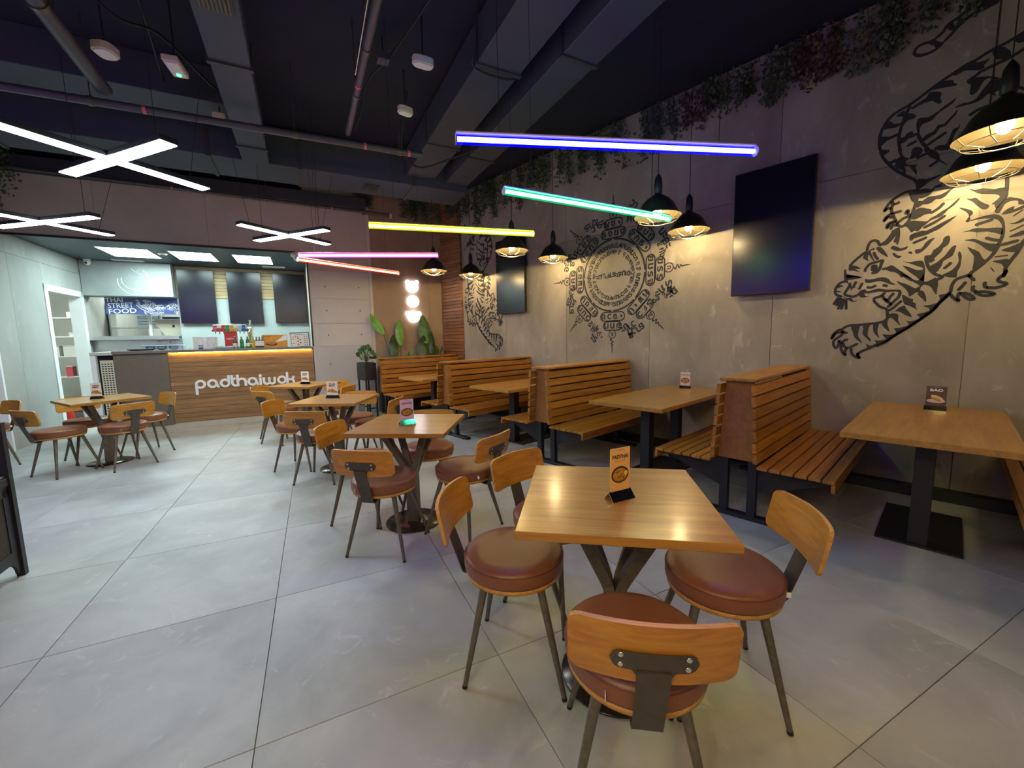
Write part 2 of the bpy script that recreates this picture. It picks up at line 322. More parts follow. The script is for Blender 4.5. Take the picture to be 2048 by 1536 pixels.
# ================================================================== ROOM SHELL
RZ = -TH
fl = struct(MB().box(-7, WX + .16, -5, 15, -.12, -.008).build('floor', 'grout'))
TILE = 0.90; TA = radians(17.3); T1 = Vector((cos(TA), -sin(TA))); T2 = Vector((sin(TA), cos(TA)))
tm = MB().cbox(-TILE / 2 + .0013, TILE / 2 - .0013, -TILE / 2 + .0013, TILE / 2 - .0013, -.0085, 0, .0012).mesh('tile', 'floor_tile')
cnt = 0
for i in range(-8, 9):
    for j in range(-5, 16):
        cu = -.275 + (i + .5) * TILE; cv = .596 + (j + .5) * TILE
        c = T1 * cu + T2 * cv
        d = (c.x * _fw.x + c.y * _fw.y); s_ = c.x * _rt.x + c.y * _rt.y
        bb = c.x * E2.x + c.y * E2.y; aa = c.x * E1.x + c.y * E1.y
        if c.x > WX + .55 or d < -.2 or abs(s_) > 1.45 * d + 1.9 or bb > 10.6 or aa < -6.6: continue
        o = bpy.data.objects.new('tile', tm); COL.objects.link(o); o.parent = fl; o.location = (c.x, c.y, 0); o.rotation_euler[2] = -TA; cnt += 1
# right wall (tiger wall): X = WX
wr = struct(MB().box(WX + .012, WX + .16, -5, 7.2, -.05, CEIL + .1).build('wall_right', 'wall_concrete'))
ys = [-5] + [-.065 + 1.305 * k for k in range(-3, 5)] + [6.35]
zs = [0, 2.683, CEIL]
for y0, y1 in zip(ys, ys[1:]):
    for z0, z1 in zip(zs, zs[1:]):
        MB().cbox(WX, WX + .014, y0 + .0025, y1 - .0025, z0 + .002, z1 - .002, .002).build('panel', 'wall_concrete', wr)
nP = 62; ph = CEIL / nP
for k in range(nP):
    pr = random.uniform(0, .012)
    MB().cbox(WX - .030 - pr, WX + .012, 6.355, 6.99, k * ph + .0025, (k + 1) * ph - .0025, .003).build('plank', 'wall_plank', wr)
bs = struct(MB().cbox(WX - .10, WX - .002, -5, 6.3, 0, .085, .004).build('baseboard_right', 'black_steel'))
# back wall in the counter frame (column, brown wall, fascia)
wb = struct(MB().box(.16, 1.18, BB + .012, BB + 2.35, 0, CEIL).box(1.18, 2.62, BB + .012, BB + .2, 0, CEIL).box(-6.5, .16, BB + .012, BB + .14, 2.89, 3.66)
            .box(-6.5, LA - .16, BB + .012, BB + .14, 0, 2.86).build('wall_back', 'fascia_concrete', None, None, RZ))
def bpanel(a0, a1, z0, z1, mat, b=BB):
    MB().cbox(a0 + .0015, a1 - .0015, b, b + .014, z0 + .0015, z1 - .0015, .0015).build('panel', mat, wb)
for z0, z1 in zip([0, .62, 1.25, 1.655, 2.09, 2.57, 2.87], [.62, 1.25, 1.655, 2.09, 2.57, 2.87, 3.66]):
    bpanel(.16, 1.165, z0, z1, 'column_concrete' if z1 < 2.6 else 'fascia_concrete')
for a0, a1 in [(1.22, 2.28), (2.28, 2.56)]:
    for z0, z1 in [(0, 2.43), (2.43, CEIL)]: bpanel(a0, a1, z0, z1, 'brown_plaster')
for a0, a1 in zip([-6.5, -5.1, -3.8, -2.5, -1.2], [-5.1, -3.8, -2.5, -1.2, .16]): bpanel(a0, a1, 2.87, 3.66, 'fascia_concrete')
for a0, a1 in [(-6.5, -5), (-5, LA - .16)]: bpanel(a0, a1, 0, 2.87, 'left_concrete')
hm = MB()
for a in (.42, .98):
    for z in (.93, 1.45, 1.88, 2.3): hm.lathe([(.012, 0), (.012, .003), (.006, .0025)], 10, mtx=Matrix.Translation((a, BB - .003, z)) @ Matrix.Rotation(pi / 2, 4, 'X'))
hm.build('tie_hole', 'bracket_steel', wb)
struct(MB().cbox(1.165, 1.22, BB - .012, BB + .05, 0, CEIL, .003).build('trim_1', 'column_concrete', None, None, RZ))
struct(MB().cbox(-6.5, 1.165, BB - .16, BB + .10, 3.66, 3.84, .004).build('trim_2', 'beam_dark', None, None, RZ))
struct(MB().box(-6.5, 1.2, BB + .5, BB + .6, 3.6, CEIL).build('wall_upper', 'dark_void', None, None, RZ))
struct(MB().cbox(-6.5, .165, BB - .012, BB + .012, 2.84, 2.87, .002).build('trim_3', 'black_steel', None, None, RZ))
struct(MB().cbox(.150, .176, BB - .010, BB + .03, 1.26, 2.84, .002).build('trim_4', 'black_steel', None, None, RZ))
struct(MB().cbox(LA - .155, LA + .004, 7.58, 7.619, 0, 2.86, .002).build('trim_5', 'white_paint', None, None, RZ))
# kitchen ceiling (soffit), back wall, left wall
struct(MB().box(LA, .16, BB + .012, 10.42, 2.872, 2.99).build('ceiling.001', 'soffit_paint', None, None, RZ))
wk = struct(MB().box(LA, .16, 10.32, 10.45, 0, 1.49).box(-2.14, .16, 10.32, 10.45, 1.49, 2.99).box(LA, -2.14, 10.32, 10.45, 2.24, 2.99).build('wall_kitchen', 'kitchen_concrete', None, None, RZ))
MB().cbox(-2.14, .155, 10.30, 10.32, 0, 2.24, .002).build('panel', 'kitchen_concrete', wk)
kz = 2.245
while kz < 2.86:
    MB().cbox(-2.14, .155, 10.285, 10.32, kz, min(kz + .066, 2.868), .003).build('plank', 'kitchen_plank', wk); kz += .069
MB().cbox(LA + .002, -2.15, 10.30, 10.32, 0, 1.485, .002).build('steel_splashback', 'stainless', wk)
wl = struct(MB().box(LA - .15, LA - .012, BB, 8.86, 0, 2.99).box(LA - .15, LA - .012, 7.62, BB, 0, 2.87).box(LA - .15, LA - .012, 10.12, 13.48, 0, 2.99).box(LA - .15, LA - .012, 8.86, 10.12, 2.30, 2.99).build('wall_left', 'left_concrete', None, None, RZ))
for b0, b1, z0, z1 in [(7.62, BB + .012, 0, 2.61), (7.62, BB + .012, 2.61, 2.84), (BB + .014, 8.86, 0, 2.61), (10.12, 10.32, 0, 2.61), (8.86, 10.12, 2.30, 2.61), (BB + .014, 10.32, 2.61, 2.87)]:
    MB().cbox(LA - .012, LA, b0 + .001, b1 - .001, z0, z1 - .003, .0015).build('panel', 'left_concrete', wl)
d1 = struct(MB().cbox(LA - .16, LA + .012, 8.86, 8.96, 0, 2.30, .004).cbox(LA - .16, LA + .012, 10.02, 10.12, 0, 2.30, .004).cbox(LA - .16, LA + .012, 8.86, 10.12, 2.20, 2.30, .004).build('door_1', 'white_paint', None, None, RZ))
# back rooms seen through the door and the serving hatch
struct(MB().box(-6.3, .16, 13.5, 13.6, 0, 3).box(-6.4, -6.3, 8.2, 13.6, 0, 3).box(-6.3, LA - .15, 8.2, 8.24, 0, 3).box(-2.0, -1.9, 10.45, 13.5, 0, 3).build('wall_storeroom', 'kitchen_white', None, None, RZ))
struct(MB().box(-6.4, .16, 10.45, 13.6, 2.99, 3.06).box(-6.4, LA, 8.19, 10.45, 2.99, 3.06).build('ceiling.002', 'kitchen_white', None, None, RZ))
# main ceiling
struct(MB().box(-7, WX + .16, -5, 9.5, CEIL, CEIL + .1).build('ceiling', 'ceiling_paint'))

# ================================================================== LIGHTS OF THE ROOM
DUCTS = [(-.475, -.205, -1, 5.96, 3.45), (-6, 2.35, 5.96, 6.64, 3.5), (1.42, 1.85, -1.5, 5.96, 3.6), (1.98, 2.35, -1.5, 5.96, 3.58)]
def top_z(x, y):
    p_ = Vector((x, y, 0)); a, b_ = p_.dot(E1), p_.dot(E2)
    return min([CEIL] + [z - .016 for a0, a1, b0, b1, z in DUCTS if a0 - .02 < a < a1 + .02 and b0 - .02 < b_ < b1 + .02])
def xlight(label, bars, z):
    c = Vector((0, 0)); 
    for p, q in bars: c += (Vector(p) + Vector(q)) / 4
    t = thing('cross_light', label, 'light', (c.x, c.y, z), 0, 'white cross lights')
    for i, (p, q) in enumerate(bars):
        p = Vector(p); q = Vector(q); d = q - p; L = d.length; a = math.atan2(d.y, d.x); m_ = (p + q) / 2 - c
        mt = Matrix.Translation((m_.x, m_.y, i * .0015)) @ Matrix.Rotation(a, 4, 'Z')
        MB().cbox(-L / 2, L / 2, -.050, .050, .006, .042, .003, mt).build('housing', 'black_steel', t)
        MB().box(-L / 2 + .004, L / 2 - .004, -.047, .047, 0, .0055, mt).build('diffuser', 'led_white', t)
        for sgn in (-1, 1):
            e = mt @ Vector((sgn * (L / 2 - .12), 0, .042)); f = Vector((e.x * 1.55, e.y * 1.55, 0)) if i == 0 else Vector((e.x, e.y, 0)); f.z = top_z(c.x + f.x, c.y + f.y) - z - .001
            MB().tube([e, f], .0022, 5).build('wire', 'cable_black', t)
    return t
xlight('near white cross-shaped ceiling light hanging largest on the left', [((-.52, 3.71), (.58, 4.243)), ((-.213, 4.5), (.299, 3.418))], 2.6)
xlight('white cross light with dark housing cut by the left picture edge', [((-1.06, 6.07), (-.023, 6.674)), ((-.90, 6.92), (-.128, 5.813))], 2.6)
xlight('white cross light with dark housing hanging before the wall right of the screens', [((.97, 5.272), (2.033, 5.671)), ((1.281, 6.005), (1.766, 4.94))], 2.6)
xlight('unseen white cross light added behind the camera as fill', [((-1.9, -.3), (-.9, .2)), ((-1.65, .45), (-1.15, -.55))], 2.6)  # fill lamp added out of view to lighten the near floor
def tube_light(label, mat, p, q, z=2.32):
    p = Vector(p); q = Vector(q); d = q - p; L = d.length; m_ = (p + q) / 2
    t = thing('tube_light', label, 'light', (m_.x, m_.y, z), math.atan2(d.y, d.x), 'coloured tube lights')
    cr = MB().tube([(-L / 2 + .006, 0, 0), (L / 2 - .006, 0, 0)], .0115, 10).build('lamp_core', mat, t)
    MB().tube([(-L / 2, 0, 0), (L / 2, 0, 0)], .024, 16).build('diffuser', mat.replace('tube', 'halo'), t)  # outer shell added to imitate the coloured glow around the lamp core
    MB().cbox(-L / 2, L / 2, -.012, .012, .0245, .034, .002).build('housing', 'cream_plastic', t)
    for s_ in (-1, 1): MB().tube([(s_ * L / 2, 0, 0), (s_ * (L / 2 + .004), 0, 0)], .025, 12).build('end_cap', 'white_plastic', t)
    for s_ in (-1, 1):
        wp = m_ + d.normalized() * s_ * (L / 2 - .21); MB().tube([(s_ * (L / 2 - .21), 0, .034), (s_ * (L / 2 - .21), 0, top_z(wp.x, wp.y) - z - .001)], .0018, 5).build('wire', 'cable_black', t)
    return t
tube_light('blue glowing tube light hanging nearest, left of the big television', 'tube_blue', (1.251, 1.711), (2.54, .793))
tube_light('green glowing tube light hanging in front of the round wall drawing', 'tube_green', (1.907, 2.094), (3.424, 1.704))
tube_light('yellow glowing tube light hanging between the green and pink tubes', 'tube_yellow', (1.579, 3.440), (2.890, 2.773))
tube_light('pink glowing tube light hanging level above the red tube', 'tube_pink', (1.500, 5.115), (2.739, 4.178))
tube_light('red glowing tube light hanging just under the pink tube', 'tube_red', (1.560, 5.371), (3.013, 5.666))
tube_light('amber tube light behind the camera', 'tube_amber', (-1.1, .1), (.1, -.8), 2.2)
tube_light('violet tube light left of the camera', 'tube_magenta', (-2.6, 4.1), (-2.3, 2.7))
PENP = []
def make_pendant():
    t = thing('pendant_lamp', '', 'lamp')
    sh = [(.022, .150), (.030, .135), (.060, .115), (.105, .085), (.140, .045), (.160, .002), (.200, -.055), (.203, -.058)]
    MB().lathe(sh[::-1], 32, True, False, False).build('shade', 'shade_black', t)
    MB().lathe([(.020, .135), (.034, .150), (.036, .20), (.030, .27), (.014, .30), (.006, .31)], 16).build('socket', 'black_steel', t)
    MB().tube([(0, 0, .31), (0, 0, CEIL - 2.47)], .0032, 6).build('cord', 'cable_black', t)
    cg = MB()
    for k in range(8):
        a = 2 * pi * k / 8; cg.tube([(.198 * cos(a), .198 * sin(a), -.055), (.165 * cos(a), .165 * sin(a), -.095), (.075 * cos(a), .075 * sin(a), -.118)], .0026, 5)
    cg.tube([(.075 * cos(2 * pi * k / 16), .075 * sin(2 * pi * k / 16), -.118) for k in range(16)], .0026, 5, closed=True)
    cg.tube([(.165 * cos(2 * pi * k / 24), .165 * sin(2 * pi * k / 24), -.095) for k in range(24)], .0026, 5, closed=True)
    cg.build('cage', 'zinc', t)
    MB().lathe([(.012, .075), (.016, .055), (.034, .025), (.038, 0), (.030, -.022), (.012, -.036), (.001, -.039)], 16, mtx=Matrix.Translation((0, 0, -.022))).build('bulb', 'bulb_warm', t)
    return t
def pendant(x, y, label, z=2.47, first=[None]):
    if first[0] is None: o = first[0] = make_pendant()
    else: o = dup(first[0])
    place(o, (x, y, z), random.uniform(0, 1), label, 'caged pendant lamps over the booth tables')
    l = bpy.data.lights.new('pendant_glow', 'POINT'); l.energy = PENDANT_W; l.color = (1.0, .73, .36); l.shadow_soft_size = .03
    lo = bpy.data.objects.new('pendant_glow', l); COL.objects.link(lo); lo.location = (x, y, z - .04)
for x, y, lb in [(3.60, 1.90, 'caged black pendant lamp at the right end of the green tube'), (4.35, 1.95, 'caged black pendant lamp just left of the big television'),
                 (3.57, 3.80, 'caged black pendant lamp hanging before the small television'), (4.34, 3.80, 'caged black pendant lamp beside the small television, at the left of the round drawing'),
                 (3.63, 5.67, 'caged pendant lamp under the right end of the pink tube'), (4.36, 5.67, 'caged pendant lamp before the left tiger drawing'),
                 (3.60, -.11, 'caged pendant lamp cut by the right picture edge, upper of the two'), (4.35, -.055, 'caged pendant lamp before the right tiger drawing, lower of the two')]: pendant(x, y, lb)
pendant(3.60, -1.75, 'pendant lamp over the booth beside the camera'); pendant(-.60, -.85, 'pendant lamp just behind the camera', 2.3); pendant(-1.25, .45, 'pendant lamp left behind the camera', 2.3); pendant(.95, -1.25, 'pendant lamp right behind the camera', 2.3)

# ================================================================== CHAIRS AND SQUARE TABLES
def make_chair():
    t = thing('bistro_chair', '', 'chair')
    sd = MB(); N = 40; SX = Matrix.Translation((-.022, 0, 0))
    sd.lathe([(.190, .400), (.199, .404), (.200, .416), (.196, .419)], N, mtx=SX).build('seat_base', 'plywood_edge', t)
    c = MB().lathe([(.194, .419), (.203, .425), (.206, .436), (.206, .470), (.203, .480), (.192, .489), (.15, .494), (.0005, .496)], N, capt=False, mtx=SX).build('seat_cushion', 'leather', t)
    MB().tube([(.2052 * cos(2 * pi * k / N), .2052 * sin(2 * pi * k / N), .475) for k in range(N)], .0022, 5, closed=True, mtx=SX).build('seam', 'leather_seam', c)
    MB().box(-.216, -.200, .0990, .1004, .436, .456).build('label_tag', 'letter_white', c)
    for sx in (-1, 1):
        for sy in (-1, 1):
            lg = MB().tube([(sx * .108 - .012, sy * .108, .402), (sx * .193, sy * .193, .010)], [.0165, .0095], 12).build('leg', 'bronze_steel', t)
            MB().tube([(sx * .1926, sy * .1926, .012), (sx * .1945, sy * .1945, 0)], .0102, 12).build('foot_cap', 'black_rubber', lg)
    # curved plywood back: u across, v up
    NU, NV = 22, 8; fv = []; bv = []; HW = .193
    def bx(u, v): return -(.276 + .033 * v) + .036 * (u * u)
    us = [sin(pi / 2 * sin(pi / 2 * (-1 + 2 * i / NU))) for i in range(NU + 1)]
    def vlim(u):
        e = max(0, (abs(u) - .86) / .14); r = .028 / .163
        return r * (1 - math.sqrt(max(0, 1 - e * e)))
    for i, u in enumerate(us):
        lo = vlim(u) + .02 * u * u; hi = 1 - vlim(u) + .03 * (1 - u * u) - .03
        for j in range(NV + 1):
            v = lo + (hi - lo) * j / NV; z = .566 + .166 * v
            fv.append((bx(u, v), u * HW, z)); bv.append((bx(u, v) - .013, u * HW * 1.004, z - .001))
    n = len(fv); F = []; K = NV + 1; E_ = []
    for i in range(NU):
        for j in range(NV):
            a = i * K + j; F.append((a, a + K, a + K + 1, a + 1)); F.append((n + a + 1, n + a + K + 1, n + a + K, n + a))
    rim = [i * K for i in range(NU + 1)] + [NU * K + j for j in range(1, NV + 1)] + [i * K + NV for i in range(NU - 1, -1, -1)] + [j for j in range(NV - 1, 0, -1)]
    for q in range(len(rim)): a, b_ = rim[q], rim[(q + 1) % len(rim)]; E_.append((b_, a, n + a, n + b_))
    k = MB().add(fv + bv, F, True); k.add(fv + bv, E_, False); bk = k.build('backrest', ['plywood', 'plywood_edge'], t)
    for pi_, p_ in enumerate(bk.data.polygons):
        if pi_ >= len(F): p_.material_index = 1
    # T bracket behind the back
    def P(u, z):
        v = (z - .566) / .166; y = u; xx = bx(y / HW, v) - .0155 if z > .55 else 0
        return xx
    br = MB(); cols = []
    for i in range(29):
        y = -.098 + .196 * i / 28; e = max(0, abs(y) - .072); hh = math.sqrt(max(1e-6, .026 ** 2 - e * e)); zl, zh = .632 - hh, .632 + hh
        if abs(y) < .038: zl = .585
        elif abs(y) < .052: zl = min(zl, .606 - .021 * (1 - ((abs(y) - .038) / .014)) ** 2)
        cols.append((y, zl, zh))
    n_ = len(cols); vs = []
    for d in (0, .003):
        for y, zl, zh in cols: vs += [(P(y, zl) - d, y, zl), (P(y, (zl + zh) / 2) - d, y, (zl + zh) / 2), (P(y, zh) - d, y, zh)]
    fs = []; o_ = 3 * n_
    for i in range(n_ - 1):
        for j in (0, 1): q = i * 3 + j; fs += [(q, q + 3, q + 4, q + 1), (o_ + q + 1, o_ + q + 4, o_ + q + 3, o_ + q)]
        q = i * 3; fs += [(q + 3, q, o_ + q, o_ + q + 3), (q + 2, q + 5, o_ + q + 5, o_ + q + 2)]
    br.add(vs, fs, False)
    st_ = [(-.295, .596), (-.2965, .59), (-.218, .400), (-.208, .392), (-.06, .4195)]
    prof = [(-.3045, .606), (-.2985, .575)] + [(-.236, .392), (-.226, .384), (-.08, .3975)]
    for (x0, z0), (x1, z1) in zip(prof, prof[1:]):
        dx, dz = x1 - x0, z1 - z0; l = math.hypot(dx, dz); nx, nz = -dz / l * .0022, dx / l * .0022; w0 = .038; w1 = .038
        br.add([(x0 + nx, -w0, z0 + nz), (x0 + nx, w0, z0 + nz), (x1 + nx, w1, z1 + nz), (x1 + nx, -w1, z1 + nz), (x0 - nx, -w0, z0 - nz), (x0 - nx, w0, z0 - nz), (x1 - nx, w1, z1 - nz), (x1 - nx, -w1, z1 - nz)],
               [(0, 1, 2, 3), (7, 6, 5, 4), (0, 4, 5, 1), (1, 5, 6, 2), (2, 6, 7, 3), (3, 7, 4, 0)])
    bo = br.build('bracket', 'bracket_steel', t)
    for y in (-.074, .074):
        for z in (.618, .646):
            x = P(y, z) - .0032
            MB().lathe([(.0065, 0), (.0065, .0012), (.004, .0025), (.0018, .0018)], 10, mtx=Matrix.Translation((x, y, z)) @ Matrix.Rotation(-pi / 2, 4, 'Y')).build('rivet', 'zinc', bo)
    return t
CH = [
 (1.033, .595, 38.7, 'nearest round-seat chair at the bottom, seen from behind with orange plywood back'),
 (1.109, 1.172, -52.5, 'round-seat chair at the left side of the front table, near one, whole seat showing'),
 (1.560, .554, 127.4, 'round-seat chair at the right side of the front table, facing left'),
 (1.499, 1.299, -88.1, 'round-seat chair at the far left corner of the front table, only its back showing'),
 (1.152, 2.472, 36.6, 'round-seat chair seen from behind, near side of the table with the pink menu card'),
 (1.636, 2.290, 106.1, 'round-seat chair right of the pink card table, riveted bracket toward viewer'),
 (1.240, 2.995, -52.3, 'round-seat chair left of the pink card table, its back against the table corner'),
 (1.720, 2.880, 230, 'round-seat chair on the far side of the pink card table, half hidden by it'),
 (1.293, 4.173, 46.0, 'round-seat chair seen from behind, near side of the third table in the middle row'),
 (1.265, 4.752, -44.5, 'round-seat chair with dark stem at the left of the third table in the middle row'),
 (1.850, 4.730, 228, 'round-seat chair on the far side of the third table in the middle row'),
 (1.870, 4.260, 131, 'round-seat chair with white-lit back edge, right of the third middle table'),
 (1.430, 6.110, 26, 'round-seat chair seen from behind, near side of the table closest to the counter lettering'),
 (1.500, 6.530, -45, 'round-seat chair tucked left behind the table closest to the counter lettering'),
 (2.180, 6.430, 230, 'round-seat chair with pinkish back on the far side of the farthest middle table'),
 (2.000, 5.900, 130, 'round-seat chair at the right of the farthest middle table'),
 (-.608, 6.410, 32.7, 'round-seat chair left of the left table, purple-lit seat, seen side on'),
 (-.139, 6.259, 113.1, 'round-seat chair in front of the left table, back and rivets toward viewer'),
 (.050, 6.814, 200.6, 'round-seat chair right of the left table with magenta-lit back before the counter'),
 (-.440, 6.960, -72, 'round-seat chair behind the left table, back showing under the tabletop edge'),
 (-1.315, 7.335, 209.2, 'round-seat chair cut off at the left picture edge'),
]
c0 = make_chair()
for i, (x, y, h, lb) in enumerate(CH):
    o = c0 if i == 0 else dup(c0)
    place(o, (x, y, 0), radians(h), lb, 'round-seat bistro chairs')
def make_table():
    t = thing('square_table', '', 'table')
    S = .339
    MB().cbox(-S, S, -S, S, .720, .750, .0025).build('tabletop', 'table_wood', t)
    MB().box(-.22, .22, -.02, .02, .714, .7195).box(-.02, .02, -.22, .22, .713, .7185).build('mount', 'bronze_steel', t)
    for k in range(4):
        a = pi / 4 + k * pi / 2; c, s_ = cos(a), sin(a)
        pts = [(.026 * c, .026 * s_, .010), (.026 * c, .026 * s_, .36), (.036 * c, .036 * s_, .40), (.056 * c, .056 * s_, .44), (.185 * c, .185 * s_, .67), (.205 * c, .205 * s_, .715)]
        MB().tube(pts, .030, 4, smooth=False).build('branch', 'bronze_steel', t)
    MB().lathe([(.205, 0), (.208, .004), (.205, .009), (.07, .0125), (.0005, .0125)], 40, capt=False).build('base', 'base_steel', t)
    return t
t0 = make_table()
for i, (x, y, h, lb) in enumerate([(1.315, .846, -52.3, 'front square wooden table with the orange menu card, nearest'), (1.450, 2.671, -47.7, 'second square table of the middle row with the pink menu card'),
                                  (1.546, 4.394, -45, 'third square table of the middle row, right of the counter lettering'), (1.780, 6.250, -56, 'farthest square table of the middle row, closest to the counter'),
                                  (-.282, 6.618, 17.1, 'square wooden table on the left before the grey counter panel')]):
    o = t0 if i == 0 else dup(t0)
    place(o, (x, y, 0), radians(h), lb, 'square cafe tables')

# ================================================================== BOOTH BENCHES AND TABLES
X0, X1 = 3.06, 4.655
def make_bench(two_sided=True):
    t = thing('booth_bench', '', 'bench'); L0, L1 = X0, X1
    zb, zt = .455, 1.012; nS = 7; hb, ht = .128, .094
    sides = (1, -1) if two_sided else (-1,)
    ce = [(-hb + .002, .447), (hb - .002, .447), (ht - .004, 1.018), (-ht + .004, 1.018)]
    for xe in (X0 + .085, L1 - .06):
        MB().prism(ce, 0, .022, Matrix(((0, 0, 1, xe), (1, 0, 0, 0), (0, 1, 0, 0), (0, 0, 0, 1)))).build('end_panel', 'end_wood', t)
    MB().cbox(L0 + .035, L1, -ht - .024, ht + .024, 1.019, 1.040, .003).build('top_cap', 'slat_wood', t)
    pitch = (zt - zb) / nS
    for s_ in sides:
        for k in range(nS):
            z0 = zb + k * pitch; z1 = z0 + pitch - .015; y0 = hb + (ht - hb) * (z0 - .445) / .573 + .001; y1 = hb + (ht - hb) * (z1 - .445) / .573 + .001
            dx = random.uniform(0, .01); xa = L0 + dx
            vs = []
            for x in (xa, L1):
                vs += [(x, s_ * y0, z0), (x, s_ * (y0 + .026), z0 + .001), (x, s_ * (y1 + .026), z1), (x, s_ * y1, z1)]
            f = [(3, 2, 1, 0), (4, 5, 6, 7), (0, 1, 5, 4), (1, 2, 6, 5), (2, 3, 7, 6), (3, 0, 4, 7)]
            if s_ < 0: f = [tuple(reversed(q)) for q in f]
            MB().add(vs, f).build('back_slat', 'slat_wood', t)
        n = 6; w = (.588 - .150) / n
        for k in range(n):
            y0 = .150 + k * w; dx = random.uniform(0, .008)
            ya, yb = sorted((s_ * (y0 + .005), s_ * (y0 + w - .005)))
            MB().cbox(L0 + dx, L1, ya, yb, .421, .441, .002).build('seat_slat', 'slat_wood', t)
        ya, yb = sorted((s_ * .566, s_ * .586)); MB().cbox(L0, L1, ya, yb, .368, .4205, .002).build('front_lip', 'slat_wood', t)
    for xf in (X0 + .12, X1 - .28):
        for yp in ((-.095, .095) if two_sided else (-.095, .02)):
            MB().box(xf, xf + .05, yp - .028, yp + .028, .03, .445).build('post', 'black_steel', t)
        MB().cbox(xf - .012, xf + .062, -.36, .36 if two_sided else .12, 0, .03, .002).build('floor_rail', 'black_steel', t)
        for s_ in sides:
            g = [(s_ * .10, .418), (s_ * .558, .418), (s_ * .558, .375), (s_ * .10, .20)]
            MB().prism(g, 0, .008, Matrix(((0, 0, 1, xf + .02), (1, 0, 0, 0), (0, 1, 0, 0), (0, 0, 0, 1)))).build('gusset', 'black_steel', t)
    return t
b0 = make_bench()
for i, (y, lb) in enumerate([(1.01, 'double-sided slatted wooden booth bench nearest, left of the brown menu card table'), (2.91, 'double-sided slatted booth bench under the round wall drawing, third from the back'),
                             (4.69, 'double-sided slatted booth bench below the small television, second from the back'), (-.89, 'slatted booth bench cut by the right picture edge')]):
    o = b0 if i == 0 else dup(b0)
    place(o, (0, y, 0), 0, lb, 'slatted booth benches')
place(make_bench(False), (0, 6.66, 0), 0, 'single-sided slatted booth bench at the back, in front of the large leafed plants', 'slatted booth benches')
def make_booth_table():
    t = thing('booth_table', '', 'table')
    MB().cbox(3.125, 4.655, -.365, .365, .714, .750, .003).build('tabletop', 'table_wood', t)
    for x in (3.56, 4.16):
        MB().cbox(x - .045, x + .045, -.045, .045, .012, .7135, .003).build('column', 'black_steel', t)
    MB().box(3.45, 4.28, -.12, .12, .706, .7135).build('mount', 'black_steel', t)
    MB().cbox(3.49, 4.24, -.20, .20, 0, .0125, .003).build('base', 'black_steel', t)
    return t
bt = make_booth_table()
for i, (y, lb) in enumerate([(.065, 'rectangular wooden booth table on the right with the dark brown menu card'), (1.94, 'rectangular booth table between the two nearest benches, white menu card by the wall'),
                             (3.80, 'rectangular booth table behind the third bench, second from the back'), (5.675, 'farthest rectangular booth table, half hidden behind a bench')]):
    o = bt if i == 0 else dup(bt)
    place(o, (0, y, 0), 0, lb, 'rectangular booth tables')
